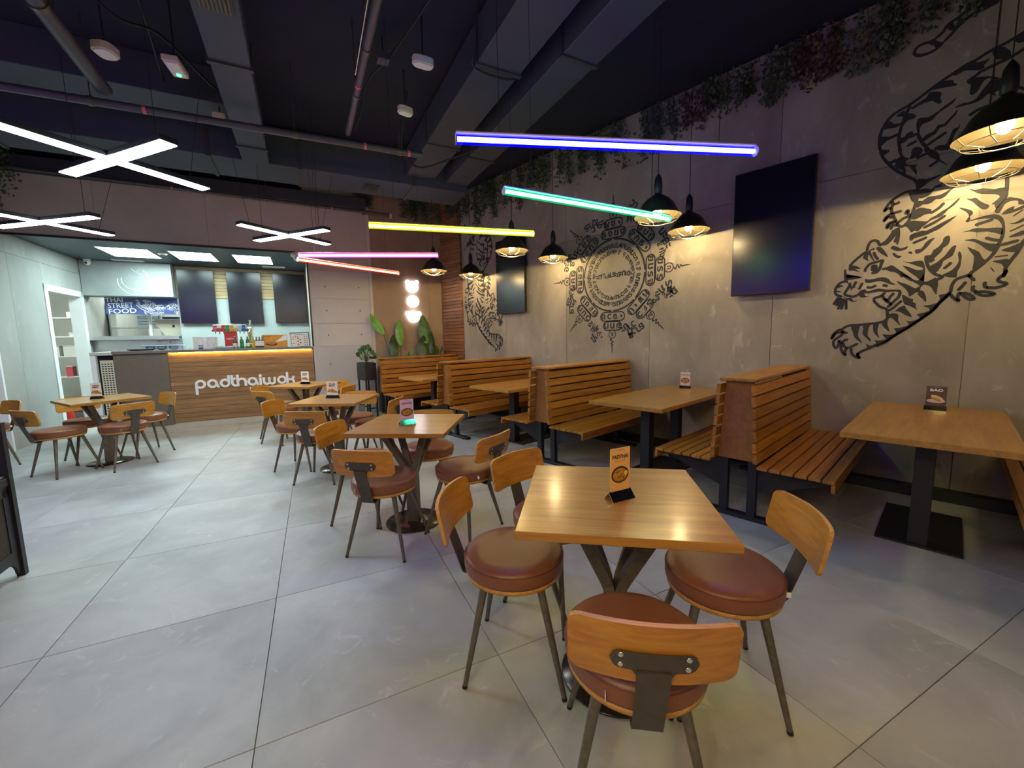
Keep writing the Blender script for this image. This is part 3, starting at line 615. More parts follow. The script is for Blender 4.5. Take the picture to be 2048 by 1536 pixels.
# ================================================================== MENU CARDS ON THE TABLES
RX = Matrix.Rotation(pi / 2, 4, 'X')           # x-y drawing -> x-z plane facing -y
def card(label, loc, deg, w, h, paper, ink, title, sub='', food='bowl', z0=.030):
    t = thing('menu_card', label, 'menu', (loc[0], loc[1], .7502), radians(deg), 'table menu cards')
    hw = w / 2 + .006
    MB().add([(-hw, -.028, .001), (hw, -.028, .001), (hw, 0, .032), (-hw, 0, .032), (-hw, -.0265, 0), (hw, -.0265, 0), (hw, 0, .029), (-hw, 0, .029)],
             [(0, 1, 2, 3), (7, 6, 5, 4), (0, 4, 5, 1), (1, 5, 6, 2), (3, 2, 6, 7), (0, 3, 7, 4)]).add(
             [(-hw, .028, .001), (hw, .028, .001), (hw, 0, .032), (-hw, 0, .032), (-hw, .0265, 0), (hw, .0265, 0), (hw, 0, .029), (-hw, 0, .029)],
             [(3, 2, 1, 0), (4, 5, 6, 7), (1, 5, 4, 0), (2, 6, 5, 1), (7, 6, 2, 3), (4, 7, 3, 0)]).build('foot', 'foil', t)
    s = MB().box(-w / 2, w / 2, -.0012, .0012, z0, z0 + h).build('card', paper, t)
    def T(x, z, d=.0016): return Matrix.Translation((x, -d, z0 + z)) @ RX
    k = MB(); put_text(k, (title[0], 0.045), w * title[1], h * title[2], T(0, h * .80)); 
    if len(title) > 3: put_text(k, (title[3], 0.045), w * title[4], h * title[2], T(0, h * .80 - h * (title[2] + .02)))
    k.build('lettering', ink, s)
    if sub: k = MB(); put_text(k, (sub, 0.0), w * .55, h * .045, T(0, h * (.70 if sub == 'ORIGINAL' else .87))); k.build('subtitle', 'ink_orange' if sub == 'ORIGINAL' else ink, s)
    k = MB(); put_text(k, ('padthaiwok', 0.0), w * .34, h * .025, T(0, h * .955)); k.build('small_print', ink, s)
    if food == 'bowl':
        MB().flat(circle(0, 0, w * .44, h * .195, 28), T(0, h * .38, .0015)).build('bowl', 'bowl_dark', s)
        MB().flat(circle(0, 0, w * .37, h * .155, 28), T(0, h * .375, .0018)).build('food', 'noodle', s)
        if sub == 'ORIGINAL': MB().flat(circle(0, 0, w * .10, h * .055, 10, .4), T(w * .29, h * .40, .0021)).build('lemon_wedge', 'lemon', s)
    elif food == 'bun':
        MB().flat(circle(0, 0, w * .46, h * .10, 20), T(-w * .0, h * .26, .0015)).build('plate', 'card_peach', s)
        MB().flat([(x * cos(-.45) - y * sin(-.45), x * sin(-.45) + y * cos(-.45)) for x, y in circle(0, 0, w * .34, h * .10, 20)], T(w * .05, h * .42, .0018)).build('bun', 'bun', s)
        MB().flat([(x * cos(-.45) - y * sin(-.45), x * sin(-.45) + y * cos(-.45)) for x, y in circle(0, 0, w * .30, h * .055, 20)], T(w * .01, h * .34, .0021)).build('filling', 'ink_orange', s)
    else:
        MB().flat([(-w * .5, -h * .10), (w * .5, -h * .17), (w * .5, -h * .10), (w * .1, h * .12), (-w * .3, h * .10)], T(0, h * .33, .0015)).build('food', 'noodle', s)
    return t
card('orange menu card reading PADTHAI on the front table', (1.302, .817), -16.3, .094, .165, 'card_orange', 'ink_brown', ('PADTHAI', .80, .095), 'ORIGINAL')
card('pink menu card with a bowl picture on the second table of the middle row', (1.419, 2.647), -8.2, .100, .150, 'card_pink', 'ink_brown', ('YAOWARAT', .86, .07), 'NOODLES')
card('pale menu card reading THAI MIX on the third table of the middle row', (1.532, 4.456), -50.4, .125, .150, 'card_white', 'ink_brown', ('THAI', .62, .11, 'MIX', .58), '', 'plate')
card('pale menu card reading THAI MIX on the farthest middle table, before the counter lettering', (1.777, 6.217), -52.5, .120, .150, 'card_white', 'ink_brown', ('THAI', .62, .11, 'MIX', .58), '', 'plate')
card('pale menu card on the left table before the grey counter panel', (-.324, 6.612), -28, .100, .150, 'card_white', 'ink_brown', ('THAI', .62, .11, 'MIX', .58), '', 'plate')
card('white menu card with a bowl picture standing by the wall on a booth table', (4.490, 2.00), -75, .100, .150, 'card_peach', 'ink_brown', ('PADTHAI', .80, .07), '', 'bowl')
card('dark brown menu card reading BAO on the right booth table', (4.40, .055), -92, .108, .150, 'card_dark', 'letter_white', ('BAO', .64, .13), '', 'bun')

# ================================================================== WALL DRAWINGS, SCREENS, SIGN LIGHTS ON THE TIGER WALL
TIGER_FILL="256,3545 244,3519 217,3498 207,3500 188,3504 216,3485 246,3472 264,3501 274,3496 277,3511 291,3521 276,3527;69,3664 9,3669 -52,3636 -52,3626 5,3617 37,3618 65,3611 53,3636;193,3580 180,3606 165,3602 157,3561 176,3555;147,3622 122,3612 120,3588 134,3582 145,3601;-144,3339 -181,3370 -228,3394 -227,3298 -186,3300 -159,3307;-45,3312 -89,3316 -108,3300 -128,3272 -134,3244 -123,3224 -96,3231 -68,3247 -53,3270;139,3239 97,3267 49,3279 31,3283 25,3268 -12,3263 -35,3269 -31,3254 -10,3232 -16,3216 11,3209 70,3235 94,3236 128,3224;246,3176 217,3206 187,3213 141,3200 132,3176 113,3161 122,3152 158,3160 183,3164 215,3170;359,3088 306,3117 275,3132 261,3162 240,3160 192,3136 197,3101 186,3062 207,3060 235,3092 272,3096 315,3088 341,3077;67,3161 51,3171 8,3162 -49,3143 -96,3110 -134,3074 -178,3074 -181,3028 -263,2957 -247,2944 -174,3013 -150,2985 -112,3026 -76,3022 -87,2994 -49,3027 -23,3005 9,2991 62,2992 111,2994 107,3003 78,3012 34,3008 7,3023 -14,3061 -51,3117 -45,3132 -18,3124 -6,3097 14,3059 37,3052 47,3079 43,3124 58,3137;313,2984 292,2994 254,2983 203,3006 174,3029 145,3045 111,3066 124,3037 162,3011 192,2995 216,2969 236,2948 267,2946 293,2927 293,2855 307,2889 316,2942;279,2807 276,2835 261,2851 245,2860 214,2870 196,2906 165,2901 146,2922 118,2953 100,2980 103,2947 130,2916 153,2883 184,2880 202,2845 227,2832 258,2814;204,2728 185,2754 144,2747 131,2778 119,2822 110,2847 86,2852 78,2876 80,2843 98,2815 106,2783 112,2737 130,2704;441,3062 414,3080 392,3086 385,3062 345,3046 321,3016 342,3002 364,3003 385,2982 400,2958 403,2996 394,3036 424,3051;519,2986 492,3028 469,3035 449,3006 409,2998 408,2983 441,2973 483,2981;527,2936 473,2917 444,2922 415,2927 420,2906 454,2896 488,2885 511,2862 523,2874;407,2880 378,2885 368,2903 336,2913 329,2889 307,2889 321,2865 354,2862 370,2845 398,2840;519,2830 461,2811 475,2790 495,2783 506,2800;465,2714 440,2726 410,2730 396,2745 414,2796 394,2790 381,2747 360,2721 339,2708 362,2689 346,2665 306,2650 287,2647 300,2632 288,2597 291,2566 302,2588 324,2626 340,2651 365,2651 353,2629 356,2591 372,2608 373,2628 405,2650 421,2675 418,2700 438,2700 447,2683;329,2775 296,2783 265,2748 282,2715 305,2704 339,2701 331,2731;261,2753 199,2726 173,2681 166,2648 118,2590 146,2611 194,2657 224,2684 244,2716;279,2537 231,2523 185,2529 145,2536 184,2510 211,2499 228,2485 246,2470 269,2457 279,2492;269,2451 226,2452 197,2438 180,2459 153,2464 119,2492 103,2512 123,2475 152,2452 117,2454 152,2439 179,2440 199,2401 231,2384 259,2384 270,2406;268,2367 243,2361 212,2385 175,2382 139,2386 96,2412 67,2441 47,2460 62,2427 91,2404 115,2367 145,2350 168,2355 190,2335 218,2329 237,2334 264,2315 275,2330;269,2309 235,2308 215,2297 187,2284 194,2254 222,2253 245,2239 277,2227 298,2237 290,2268;336,2212 306,2220 277,2220 209,2199 187,2220 160,2233 130,2258 100,2276 71,2307 46,2332 41,2324 65,2287 94,2263 123,2225 149,2212 185,2201 212,2174 230,2158 252,2130 272,2140 291,2131 308,2167 329,2185;294,2112 261,2125 228,2132 204,2127 159,2150 119,2174 85,2192 46,2208 79,2172 104,2152 134,2126 165,2113 201,2094 234,2087 268,2080 286,2064 297,2079;257,1993 223,1994 206,2030 180,2058 153,2063 169,2037 186,2007 212,1973 240,1957 255,1963;191,1936 167,1936 155,1970 129,1991 109,2026 106,2051 89,2067 75,2064 69,2032 79,1996 101,1980 108,1956 129,1927 146,1904 140,1890 172,1875 188,1897;166,1848 134,1870 113,1892 92,1915 76,1944 56,1979 34,1988 37,1957 47,1914 72,1893 94,1877 100,1846 112,1821 120,1803 134,1798 154,1814;87,1779 65,1790 43,1806 23,1835 13,1872 21,1917 14,1941 0,1907 0,1870 1,1826 12,1796 14,1771 17,1746 58,1753 86,1766;331,1911 285,1897 222,1902 201,1879 190,1832 190,1785 191,1739 216,1749 237,1778 269,1808 301,1846 323,1876 282,1857 241,1831 207,1827 203,1840 233,1857 274,1883;447,1872 421,1875 390,1888 358,1860 336,1837 319,1808 287,1790 245,1745 302,1785 327,1781 339,1803 366,1827 398,1838 425,1855 446,1854;511,1880 508,1892 495,1887 495,1870 505,1867;498,2046 469,2048 446,2017 428,1986 416,1957 443,1975 477,2008;391,1981 381,1986 359,1962 333,1952 353,1938 380,1959;364,2031 342,2014 303,2027 312,2002 362,1996 404,2024 395,2043;300,1973 281,1983 272,1959;396,2171 364,2185 356,2150 355,2096 365,2044 376,2066 392,2076 380,2121 408,2079 433,2056 464,2061 430,2096 402,2139;579,1982 554,2020 512,2048 508,2027 532,2024 499,1935 517,1951 541,1997 544,1955 527,1935 561,1958;664,1915 626,1917 584,1883 624,1888 588,1855 635,1875 667,1879;680,1844 615,1829 574,1810 619,1801 671,1799;326,2446 297,2445 278,2440 270,2393 271,2342 291,2360 308,2383 320,2419;4,2394 -32,2372 -69,2375 -127,2353 -178,2351 -188,2280 -170,2249 -146,2208 -135,2245 -119,2249 -148,2278 -155,2299 -130,2317 -88,2328 -46,2345;-7,2427 -39,2436 -97,2432 -121,2431 -98,2417 -57,2416;11,2323 -15,2313 -40,2316 -63,2287 -89,2262 -111,2245 -104,2223 -80,2223 -53,2253 -25,2290;36,2256 28,2260 -25,2229 -34,2203 -20,2182 -26,2168 -15,2146 -1,2155 -16,2189 0,2223;-2,2149 -35,2160 -84,2174 -140,2176 -174,2154 -193,2109 -200,2043 -195,1985 -181,1957 -165,1954 -178,2000 -184,2076 -168,2120 -143,2143 -85,2156 -39,2153;15,2078 -23,2086 -56,2095 -115,2083 -184,2073 -187,2028 -159,2039 -117,2059 -67,2065 -24,2077;-3,2016 -54,2019 -97,1990 -136,1971 -177,1958 -168,1924 -153,1908 -118,1932 -96,1960 -64,1990 -29,2008;-24,1966 -46,1950 -86,1919 -106,1873 -125,1846 -103,1812 -68,1773 -61,1811 -66,1848 -63,1892 -39,1932;-192,1914 -230,1931 -260,1944 -289,1956 -271,1895 -233,1895;-154,1841 -197,1847 -225,1849 -238,1829 -218,1784 -200,1817;-214,2093 -244,2098 -283,2125 -285,2101 -249,2086;-217,2001 -250,2022 -290,2037 -293,2008 -252,1998;-173,2166 -201,2201 -231,2211 -229,2188 -277,2212 -278,2189 -219,2167;-184,2275 -219,2272 -255,2254 -275,2229 -277,2212 -246,2219 -244,2243 -213,2250 -183,2234 -164,2180 -139,2197;-149,1797 -155,1796 -171,1769 -165,1767;736,1744 714,1764 695,1740 713,1744 733,1732;743,1711 725,1709 706,1701 724,1697 740,1702;700,1889 682,1886 680,1853 627,1831 574,1808 591,1805 626,1820 656,1812 673,1814 662,1769 685,1783 695,1806;582,1658 559,1694 551,1710 534,1692 517,1690 461,1706 408,1691 326,1683 317,1662 333,1663 352,1670 407,1670 459,1680 516,1669 549,1672 539,1649 510,1647 547,1637 573,1641;704,1669 672,1644 637,1641 618,1612 592,1616 604,1606 630,1608 658,1626 685,1645;649,1779 639,1745 633,1723 640,1702 651,1741;553,1795 531,1788 495,1789 443,1798 402,1778 385,1750 356,1727 380,1729 416,1749 441,1762 465,1767 513,1759 547,1765;354,1757 323,1739 295,1726 268,1708 237,1684 220,1698 208,1687 210,1657 235,1649 266,1621 276,1653 297,1690 329,1724;337,1837 309,1813 281,1785 253,1756 223,1746 207,1771 194,1799 190,1734 155,1741 125,1757 111,1716 112,1672 115,1624 135,1660 151,1691 188,1710 208,1687 217,1708 248,1736 279,1754 319,1794;221,1638 203,1666 184,1650 170,1609 168,1569 187,1595;312,1641 281,1623 261,1606 242,1599 245,1579 225,1563 223,1532 211,1511 234,1528 265,1550 292,1562 301,1589;328,1534 291,1552 282,1531 261,1499 240,1457 274,1469 302,1491 330,1508 384,1495 346,1509;387,1485 345,1493 321,1476 322,1435 303,1392 328,1414 353,1447 377,1453 386,1406 366,1342 395,1364 422,1407 407,1428 385,1448;622,1392 566,1401 568,1352 569,1307 555,1280 537,1241 567,1269 594,1297 606,1341;537,1406 495,1404 505,1366 506,1312 488,1285 482,1257 513,1290 540,1324 539,1367;475,1403 438,1408 444,1370 441,1322 425,1289 452,1311 471,1349;98,1622 41,1627 59,1604 87,1568 92,1592;180,1544 141,1547 100,1559 125,1511 145,1502 147,1522 172,1534;214,1476 173,1489 145,1497 184,1444 200,1460;285,1433 249,1421 191,1439 247,1391 263,1417;344,1368 306,1372 258,1386 318,1325 332,1351;412,1321 372,1315 326,1320 378,1278 395,1294;462,1268 421,1268 386,1278 439,1236 449,1257;515,1246 488,1225 459,1225 503,1197 505,1224"
TIGER_LINE="-247,3402 -181,3363 -148,3350 -106,3333 -62,3323 -18,3309 27,3288 73,3277 120,3255 168,3232 217,3206 267,3175 318,3143 371,3114 415,3099 454,3081 487,3049 511,3006 526,2958 530,2907 524,2829;-236,3287 -190,3255 -156,3237 -114,3222 -71,3214 -26,3202 6,3193 23,3178 51,3167;207,3493 236,3467 276,3452 318,3455 346,3466 364,3490 360,3513 340,3531 308,3533 281,3530 256,3538;207,3493 169,3528 151,3552 115,3586 65,3611 5,3617 -52,3629;256,3538 217,3565 190,3605 142,3626 69,3664 9,3669;360,3110 379,3060 397,2994 408,2939 412,2882 406,2828 394,2772;362,2806 329,2820 303,2829;245,2774 209,2798 179,2816 145,2838;37,2911 0,2934 -46,2943 -118,2947;307,2889 286,2831 249,2761 213,2699;522,2845 505,2780 481,2733 447,2683 403,2630 355,2584 309,2545 290,2521 279,2492 273,2446;224,2151 161,2183 105,2224;194,2254 150,2282 120,2319;277,2043 232,2061 196,2077;300,2696 263,2709 235,2719;223,2609 192,2631 175,2641;89,1818 68,1841 50,1864;191,1936 189,1897 175,1849 153,1807 123,1777 90,1760 107,1746 134,1733;558,1854 551,1885 526,1917 488,1926 448,1934 455,1908 463,1867 483,1841 515,1838;513,1881 508,1897 491,1895 484,1877 489,1860 506,1862 513,1881;554,2027 549,2068 534,2101 510,2107 488,2093 475,2063 465,2068 435,2090 402,2145 396,2171;554,2027 597,1991 634,1954 666,1911;510,2013 497,1976 476,1945;273,2446 303,2453 346,2452 390,2430 424,2405 448,2371 466,2328;466,2328 446,2350 420,2344;412,2375 392,2377 372,2386;424,2405 414,2376 420,2344 413,2309 382,2309 357,2313;413,2309 447,2283 461,2252 437,2281 410,2268;413,2309 400,2266 393,2244 433,2226 439,2193 417,2223 392,2224;393,2244 372,2227 338,2253 299,2254;377,2228 370,2199 344,2188 316,2215 301,2251;414,2175 406,2207 375,2201;335,2278 322,2308 315,2274 300,2264;274,2452 274,2394 284,2319 299,2251;-149,2481 -175,2439 -183,2385 -184,2327 -184,2275;-50,2117 -95,2129 -139,2141;-108,2018 -146,1996 -183,1984;-229,2142 -272,2179;-222,2039 -283,2073;-185,1951 -228,1961 -269,1971;-164,1871 -227,1873;-181,1957 -154,1890 -125,1846 -87,1802 -55,1768 -49,1738;-295,1978 -271,1895 -245,1840 -222,1784 -224,1760 -215,1719;39,1631 35,1688 15,1731 -24,1747 -45,1753 -81,1709;3,1644 -18,1675 -37,1709;-78,1677 -75,1645 -98,1627;-131,1699 -133,1663 -150,1654;41,1623 16,1587 -9,1565 -1,1594 -9,1635;-21,1634 -22,1617 -58,1577 -86,1575 -67,1605 -27,1629;-82,1628 -133,1596 -185,1603 -142,1623 -98,1627;-139,1655 -192,1649 -236,1672 -199,1692 -192,1716;-219,1771 -225,1755 -211,1733 -192,1712;36,1630 80,1584 128,1502 191,1437 250,1377 338,1307 388,1253 449,1216;667,1786 707,1785 732,1766 749,1734 751,1701 741,1677 718,1664 699,1657;726,1654 742,1621 758,1589;712,1653 724,1614 737,1576;699,1646 709,1597 722,1544;685,1639 691,1590 699,1543;671,1633 668,1588 664,1541;653,1774 654,1747 671,1710 683,1683 669,1666 624,1651 591,1665 571,1690 555,1699;609,1780 620,1754 629,1722;567,1765 578,1734 589,1708;538,1724 507,1718 475,1734;437,1730 418,1725 402,1719;488,1613 476,1628 441,1641 415,1670;488,1613 470,1585 439,1551 398,1528 391,1485 387,1453;433,1646 419,1618 395,1601 381,1631 360,1660;419,1618 398,1591 377,1568 395,1543;380,1558 359,1588 330,1627 325,1667;385,1516 359,1536 334,1565 309,1594;387,1453 407,1430 451,1416 508,1410 562,1404 618,1403 653,1393 683,1371 718,1355 743,1321 755,1281;42,1642 59,1604 96,1554 121,1511 177,1449 240,1395 311,1330 381,1268 439,1236 487,1203 544,1169 563,1141 545,1116;755,1281 725,1332 681,1343 641,1336;682,1365 676,1337 692,1309 731,1275 738,1235 718,1201 701,1230 699,1269 680,1247 671,1258 655,1275 633,1277;680,1247 682,1201 665,1156 647,1139 653,1167 641,1196 611,1213 565,1244;611,1202 604,1157 575,1124 549,1116 563,1141 561,1163;666,1247 660,1218 637,1202"

def tparse(s): return [[tuple(int(c) / 1000 for c in p.split(',')) for p in q.split()] for q in s.split(';')]
TF = tparse(TIGER_FILL); TL = tparse(TIGER_LINE)
def tiger(fy, name, label, mat='ink_black', width=.021, place_=None):
    k = MB()
    mt = place_ or Matrix(((0, 0, -1, WX - .0015), (-1, 0, 0, 0), (0, 1, 0, 0), (0, 0, 0, 1)))   # x-y -> (-Y, Z) on the wall, facing -X
    g = (lambda p: (-fy(p[0]), p[1])) if place_ is None else (lambda p: fy(p))
    for q in TF: k.flat([g(p) for p in crom(q, True, 2)], mt)
    for q in TL: k.ribbon([g(p) for p in crom(q, False, 4)], width, mt @ Matrix.Translation((0, 0, .0003)))
    o = k.build(name, mat); return tag(o, label, 'wall drawing') if label else o
tiger(lambda y: y, 'tiger_drawing', 'large black line drawing of a descending tiger at the right end of the wall')
tiger(lambda y: 6.0 - y, 'tiger_drawing', 'black line drawing of a descending tiger at the far left, beside the small television')
def mandala():
    R = .455; CY, CZ = 3.075, 2.125; k = MB(); rnd = random.Random(3)
    base = Matrix(((0, 0, -1, WX - .0016), (-1, 0, 0, CY), (0, 1, 0, CZ), (0, 0, 0, 1)))
    def at(r, a, extra=0.0): return base @ Matrix.Rotation(a, 4, 'Z') @ Matrix.Translation((0, r, 0)) @ Matrix.Rotation(extra, 4, 'Z')
    def ring(r, w, a0, a1, n=40): k.ribbon([(r * cos(a0 + (a1 - a0) * i / n), r * sin(a0 + (a1 - a0) * i / n)) for i in range(n + 1)], w, base, False)
    for q in range(8): ring(R, .023, q * pi / 4 + .03, (q + 1) * pi / 4 - .03)
    syl = ['นะ', 'โม', 'พุท', 'ธา', 'ยะ', 'มะ', 'อะ', 'อุ', 'สิ', 'สัง', 'ภะ', 'คะ', 'วา', 'ระ', 'หัง', 'พุธ']
    for i in range(34): put_text(k, (syl[i % 16], .034) if i % 3 else (rnd.choice(THAI), .034), None, .062 if i % 3 else .055, at(R * .815, -2 * pi * i / 34))
    for i in range(24): put_text(k, (rnd.choice(syl), .034), None, .055, at(R * .635, -2 * pi * (i + .3) / 24))
    for i, c in enumerate(['นะ', 'โม', 'พุท', 'ธา', 'ยะ', 'มะ', 'อะ']): put_text(k, (c, .034), None, .062, base @ Matrix.Translation((-.215 + i * .072, .01 * (i % 2), 0)) @ Matrix.Rotation(pi, 4, 'Z'))
    def caps(r, L, w, a, letters):
        mt = at(r, a); h = w / 2; pts = []
        for i in range(9): t_ = pi / 2 + pi * i / 8; pts.append((-L / 2 + h + h * cos(t_), h * sin(t_)))
        for i in range(9): t_ = -pi / 2 + pi * i / 8; pts.append((L / 2 - h + h * cos(t_), h * sin(t_)))
        pts.append(pts[0]); k.ribbon(pts, .017, mt, False)
        for i in range(letters): put_text(k, (rnd.choice(THAI), .034), L / letters * .74, w * .64, mt @ Matrix.Translation((-L / 2 + L * (i + .5) / letters, 0, 0)))
    for q in range(8):
        a = q * pi / 4
        caps(R * 1.16, R * .80, R * .25, a, 4); caps(R * 1.43, R * .60, R * .25, a, 3)
        mt = at(R * 1.67, a)
        k.ribbon(circle(0, 0, R * .115, None, 16) + [(R * .115, 0)], .012, mt, False); put_text(k, (rnd.choice(THAI), .034), None, R * .11, mt)
        sq = [(0, 1.80), (.07, 1.84), (-.05, 1.89), (.05, 1.94), (-.03, 1.98), (.02, 2.02), (0, 2.06), (0, 2.2)]
        k.ribbon(crom([(x * R, y * R) for x, y in sq]), .014, base @ Matrix.Rotation(a, 4, 'Z'))
        k.ribbon([(0, R * 2.05), (0, R * 2.14), (0, R * 2.24)], .007, base @ Matrix.Rotation(a, 4, 'Z'))
        a += pi / 8
        for i, (r, o) in enumerate([(1.55, -.13), (1.72, -.02), (1.56, .02), (1.74, .14), (1.90, .05)][:4 + q % 2]): put_text(k, (rnd.choice(syl), .034), None, .085, at(R * r, a + o, rnd.uniform(-.5, .5)))
    for a in (-pi / 2 - .32, -2.55 - .25): k.flat([(-.035, 1.72 * R), (.035, 1.74 * R), (.028, 1.90 * R), (-.028, 1.90 * R)], base @ Matrix.Rotation(a, 4, 'Z')); k.ribbon([(0, 1.9 * R), (0, 2.1 * R)], .008, base @ Matrix.Rotation(a, 4, 'Z'))
    return tag(k.build('round_script_drawing', 'ink_black'), 'round black wall drawing of rings of script with spiked rays, between the two televisions', 'wall drawing')
mandala()
def tv(label, y0, y1, z0, z1):
    t = thing('television', label, 'television', (WX, (y0 + y1) / 2, z0), 0, 'portrait televisions on the tiger wall')
    h = (y1 - y0) / 2; H = z1 - z0
    MB().cbox(-.085, -.045, -h, h, 0, H, .004).build('casing', 'tv_frame', t)
    MB().box(-.0872, -.0852, -h + .008, h - .008, .012, H - .008).build('screen', 'screen_matte', t)
    MB().box(-.045, -.002, -.2, .2, H * .3, H * .7).build('wall_bracket', 'black_steel', t)
    return t
tv('large dark portrait television on the wall left of the right tiger', .93, 1.60, 1.728, 2.918)
tv('smaller looking dark portrait television on the wall beside the left tiger', 4.615, 5.285, 1.740, 2.918)
# bear shaped light sign on the brown wall (drawn in a-z, facing the room)
t = thing('light_sign', 'white glowing sign of three stacked shapes with bear ears on the brown wall', 'sign', AB(1.952, BB - .02, 2.07), RZ)
def shape(name, parts, dz):
    k = MB()
    for poly in parts: k.prism(poly, 0, .022, Matrix.Translation((0, 0, dz)) @ RX)
    k.build(name, 'sign_white', t)
shape('bear_head', [circle(0, 0, .118, .11, 36), circle(-.088, .088, .040, None, 20), circle(.088, .088, .040, None, 20)], .275)
shape('round_head', [circle(0, 0, .116, None, 36)], 0)
shape('bear_head', [circle(0, -.005, .118, .115, 36), circle(-.108, .050, .046, None, 20), circle(.108, .050, .046, None, 20)], -.285)

# ================================================================== COUNTER
ct = thing('service_counter', 'service counter clad in horizontal wood planks with a grey panel at its left', 'counter', AB(0, BB, 0), RZ)
MB().box(-2.50, .148, .042, .62, .10, 1.212).build('body', 'panel_taupe', ct)
n = 15; h = (1.198 - .112) / n
for i in range(n): MB().cbox(-1.878, .150, .018 - random.uniform(0, .003), .041, .112 + i * h + .001, .112 + (i + 1) * h - .001, .002).build('plank', 'counter_plank', ct)
MB().cbox(-2.512, -1.882, .012, .041, .09, 1.212, .003).build('side_panel', 'panel_taupe', ct)
MB().cbox(-2.512, .150, -.03, .66, 1.213, 1.256, .003).build('worktop', 'slab_taupe', ct)
MB().cbox(-2.76, -2.513, -.01, .62, 1.205, 1.248, .003).build('worktop_extension', 'slab_light', ct)
MB().cbox(-2.512, .150, .03, .06, 0, .11, .002).build('plinth', 'plinth_stone', ct)
MB().box(-1.86, .13, -.004, .014, 1.2105, 1.2128).build('led_strip', 'led_strip_warm', ct)
MB().cbox(-2.76, -2.70, 0, .05, 0, 1.2045, .003).build('post', 'white_paint', ct)
MB().box(-2.70, -2.513, .06, .08, 0, 1.2).build('void_backing', 'dark_void', ct)  # black sheet standing in for the darkness of the open counter end
k = MB(); pa0, pa1, pz0, pz1 = -2.665, -2.518, .03, 1.13
cols = 4; rows = 30; cw = (pa1 - pa0) / (cols + .6)
k.box(pa0, pa1, .018, .03, pz0, pz1).build('perforated_panel', 'perforated_beige', ct)
k = MB()
for c in range(cols):
    for r in range(rows):
        a = pa0 + cw * (c + .5); z = pz0 + .03 + r * (pz1 - pz0 - .06) / rows
        k.box(a, a + cw * .62,   .0165, .0195, z, z + .016)
k.build('slots', 'dark_void', ct)['kind'] = 'stuff'
# lettering on the counter front: round strokes
sg = thing('counter_lettering', 'white raised letters reading padthaiwok on the wooden counter front', 'sign', AB(-1.575, BB + .0185, .645), RZ)
def arc(cx, cy, r, a0, a1, n=18): return [(cx + r * cos(radians(a0 + (a1 - a0) * i / n)), cy + r * sin(radians(a0 + (a1 - a0) * i / n))) for i in range(n + 1)]
def letter(x, strokes, dots=()):
    k = MB(); wd = .037
    for st_ in strokes:
        st_ = [p for i, p in enumerate(st_) if i == 0 or math.hypot(p[0] - st_[i - 1][0], p[1] - st_[i - 1][1]) > 1e-6]
        L = []; R = []; n_ = len(st_)
        for i, p in enumerate(st_):
            a = st_[max(i - 1, 0)]; b_ = st_[min(i + 1, n_ - 1)]
            if st_[0] == st_[-1] and i in (0, n_ - 1): a, b_ = st_[-2], st_[1]
            dx, dy = b_[0] - a[0], b_[1] - a[1]; l = math.hypot(dx, dy) or 1; nx, ny = -dy / l * wd / 2, dx / l * wd / 2
            L.append((p[0] + nx, p[1] + ny)); R.append((p[0] - nx, p[1] - ny))
        for i in range(n_ - 1): k.prism([L[i], R[i], R[i + 1], L[i + 1]], 0, .016, Matrix.Translation((x, 0, 0)) @ RX)
    for d in dots: k.prism(circle(d[0], d[1], .024, None, 16), 0, .016, Matrix.Translation((x, 0, 0)) @ RX)
    k.build('letter', 'letter_white', sg)
r = .054; ring_ = arc(0, r, r, 0, 360, 28); ring_[-1] = ring_[0]
lx = .072; tailA = [(r, r), (r + .012, .02), (r + .028, -.014)]
letter(lx, [ring_, [(-r, r), (-r, -.115)]])                                    # p
letter(lx + .157, [ring_, tailA])                                              # a
letter(lx + .326, [ring_, [(r, r), (r, .178)]])                                # d
letter(lx + .424, [[(0, .178), (0, .05)] + arc(.05, .05, .05, 180, 270, 8) + [(.060, 0)], [(0, .115), (.05, .115)]])   # t
letter(lx + .502, [[(0, -.014), (0, .178)], arc(.054, .054, .054, 180, 0, 16) + [(.108, -.014)]])                     # h
letter(lx + .708, [ring_, tailA])                                              # a
letter(lx + .824, [[(0, -.014), (0, .110)]], [(0, .142)])                      # i
letter(lx + .872, [[(0, .110), (0, .039)] + arc(.040, .039, .040, 180, 360, 14) + [(.080, .110)], arc(.120, .039, .040, 180, 360, 14) + [(.160, .110)]])   # w
letter(lx + 1.140, [ring_])                                                    # o
letter(lx + 1.222, [[(0, -.014), (0, .178)], [(.012, .054), (.05, .054)] + arc(.05, .1, .046, 270, 360, 8) + [(.096, .110)], [(.05, .054)] + arc(.05, .008, .046, 90, 0, 8) + [(.096, -.014)]])  # k


# ================================================================== THINGS ON THE COUNTER (a, b, z = 1.256)
CZ = 1.2565
def onc(name, label, cat, a, b, rz=0.0, group=None): return thing(name, label, cat, AB(a, b, CZ), RZ + rz, group)
t = onc('menu_leaflet', 'white open menu leaflet standing on the counter left of the drink dispenser', 'menu', -1.40, 8.20)
for s_ in (-1, 1):
    MB().box(0, .165 * s_, -.002, .002, 0, .195, Matrix.Rotation(-.25 * s_, 4, 'Z') @ Matrix.Rotation(-.10, 4, 'X')).build('page', 'white_plastic', t)
k = MB(); rr = random.Random(5)
for i in range(34):
    x, z = rr.uniform(-.15, .15), rr.uniform(.06, .18); k.box(x, x + rr.uniform(.006, .014), -.0045, -.0025, z, z + .005, Matrix.Rotation(-.25 * (1 if x > 0 else -1), 4, 'Z') @ Matrix.Rotation(-.10, 4, 'X'))
k.build('print', 'bracket_steel', t)
t = onc('paper_cup', 'small blue and white cup before the white leaflet', 'cup', -1.455, 8.10)
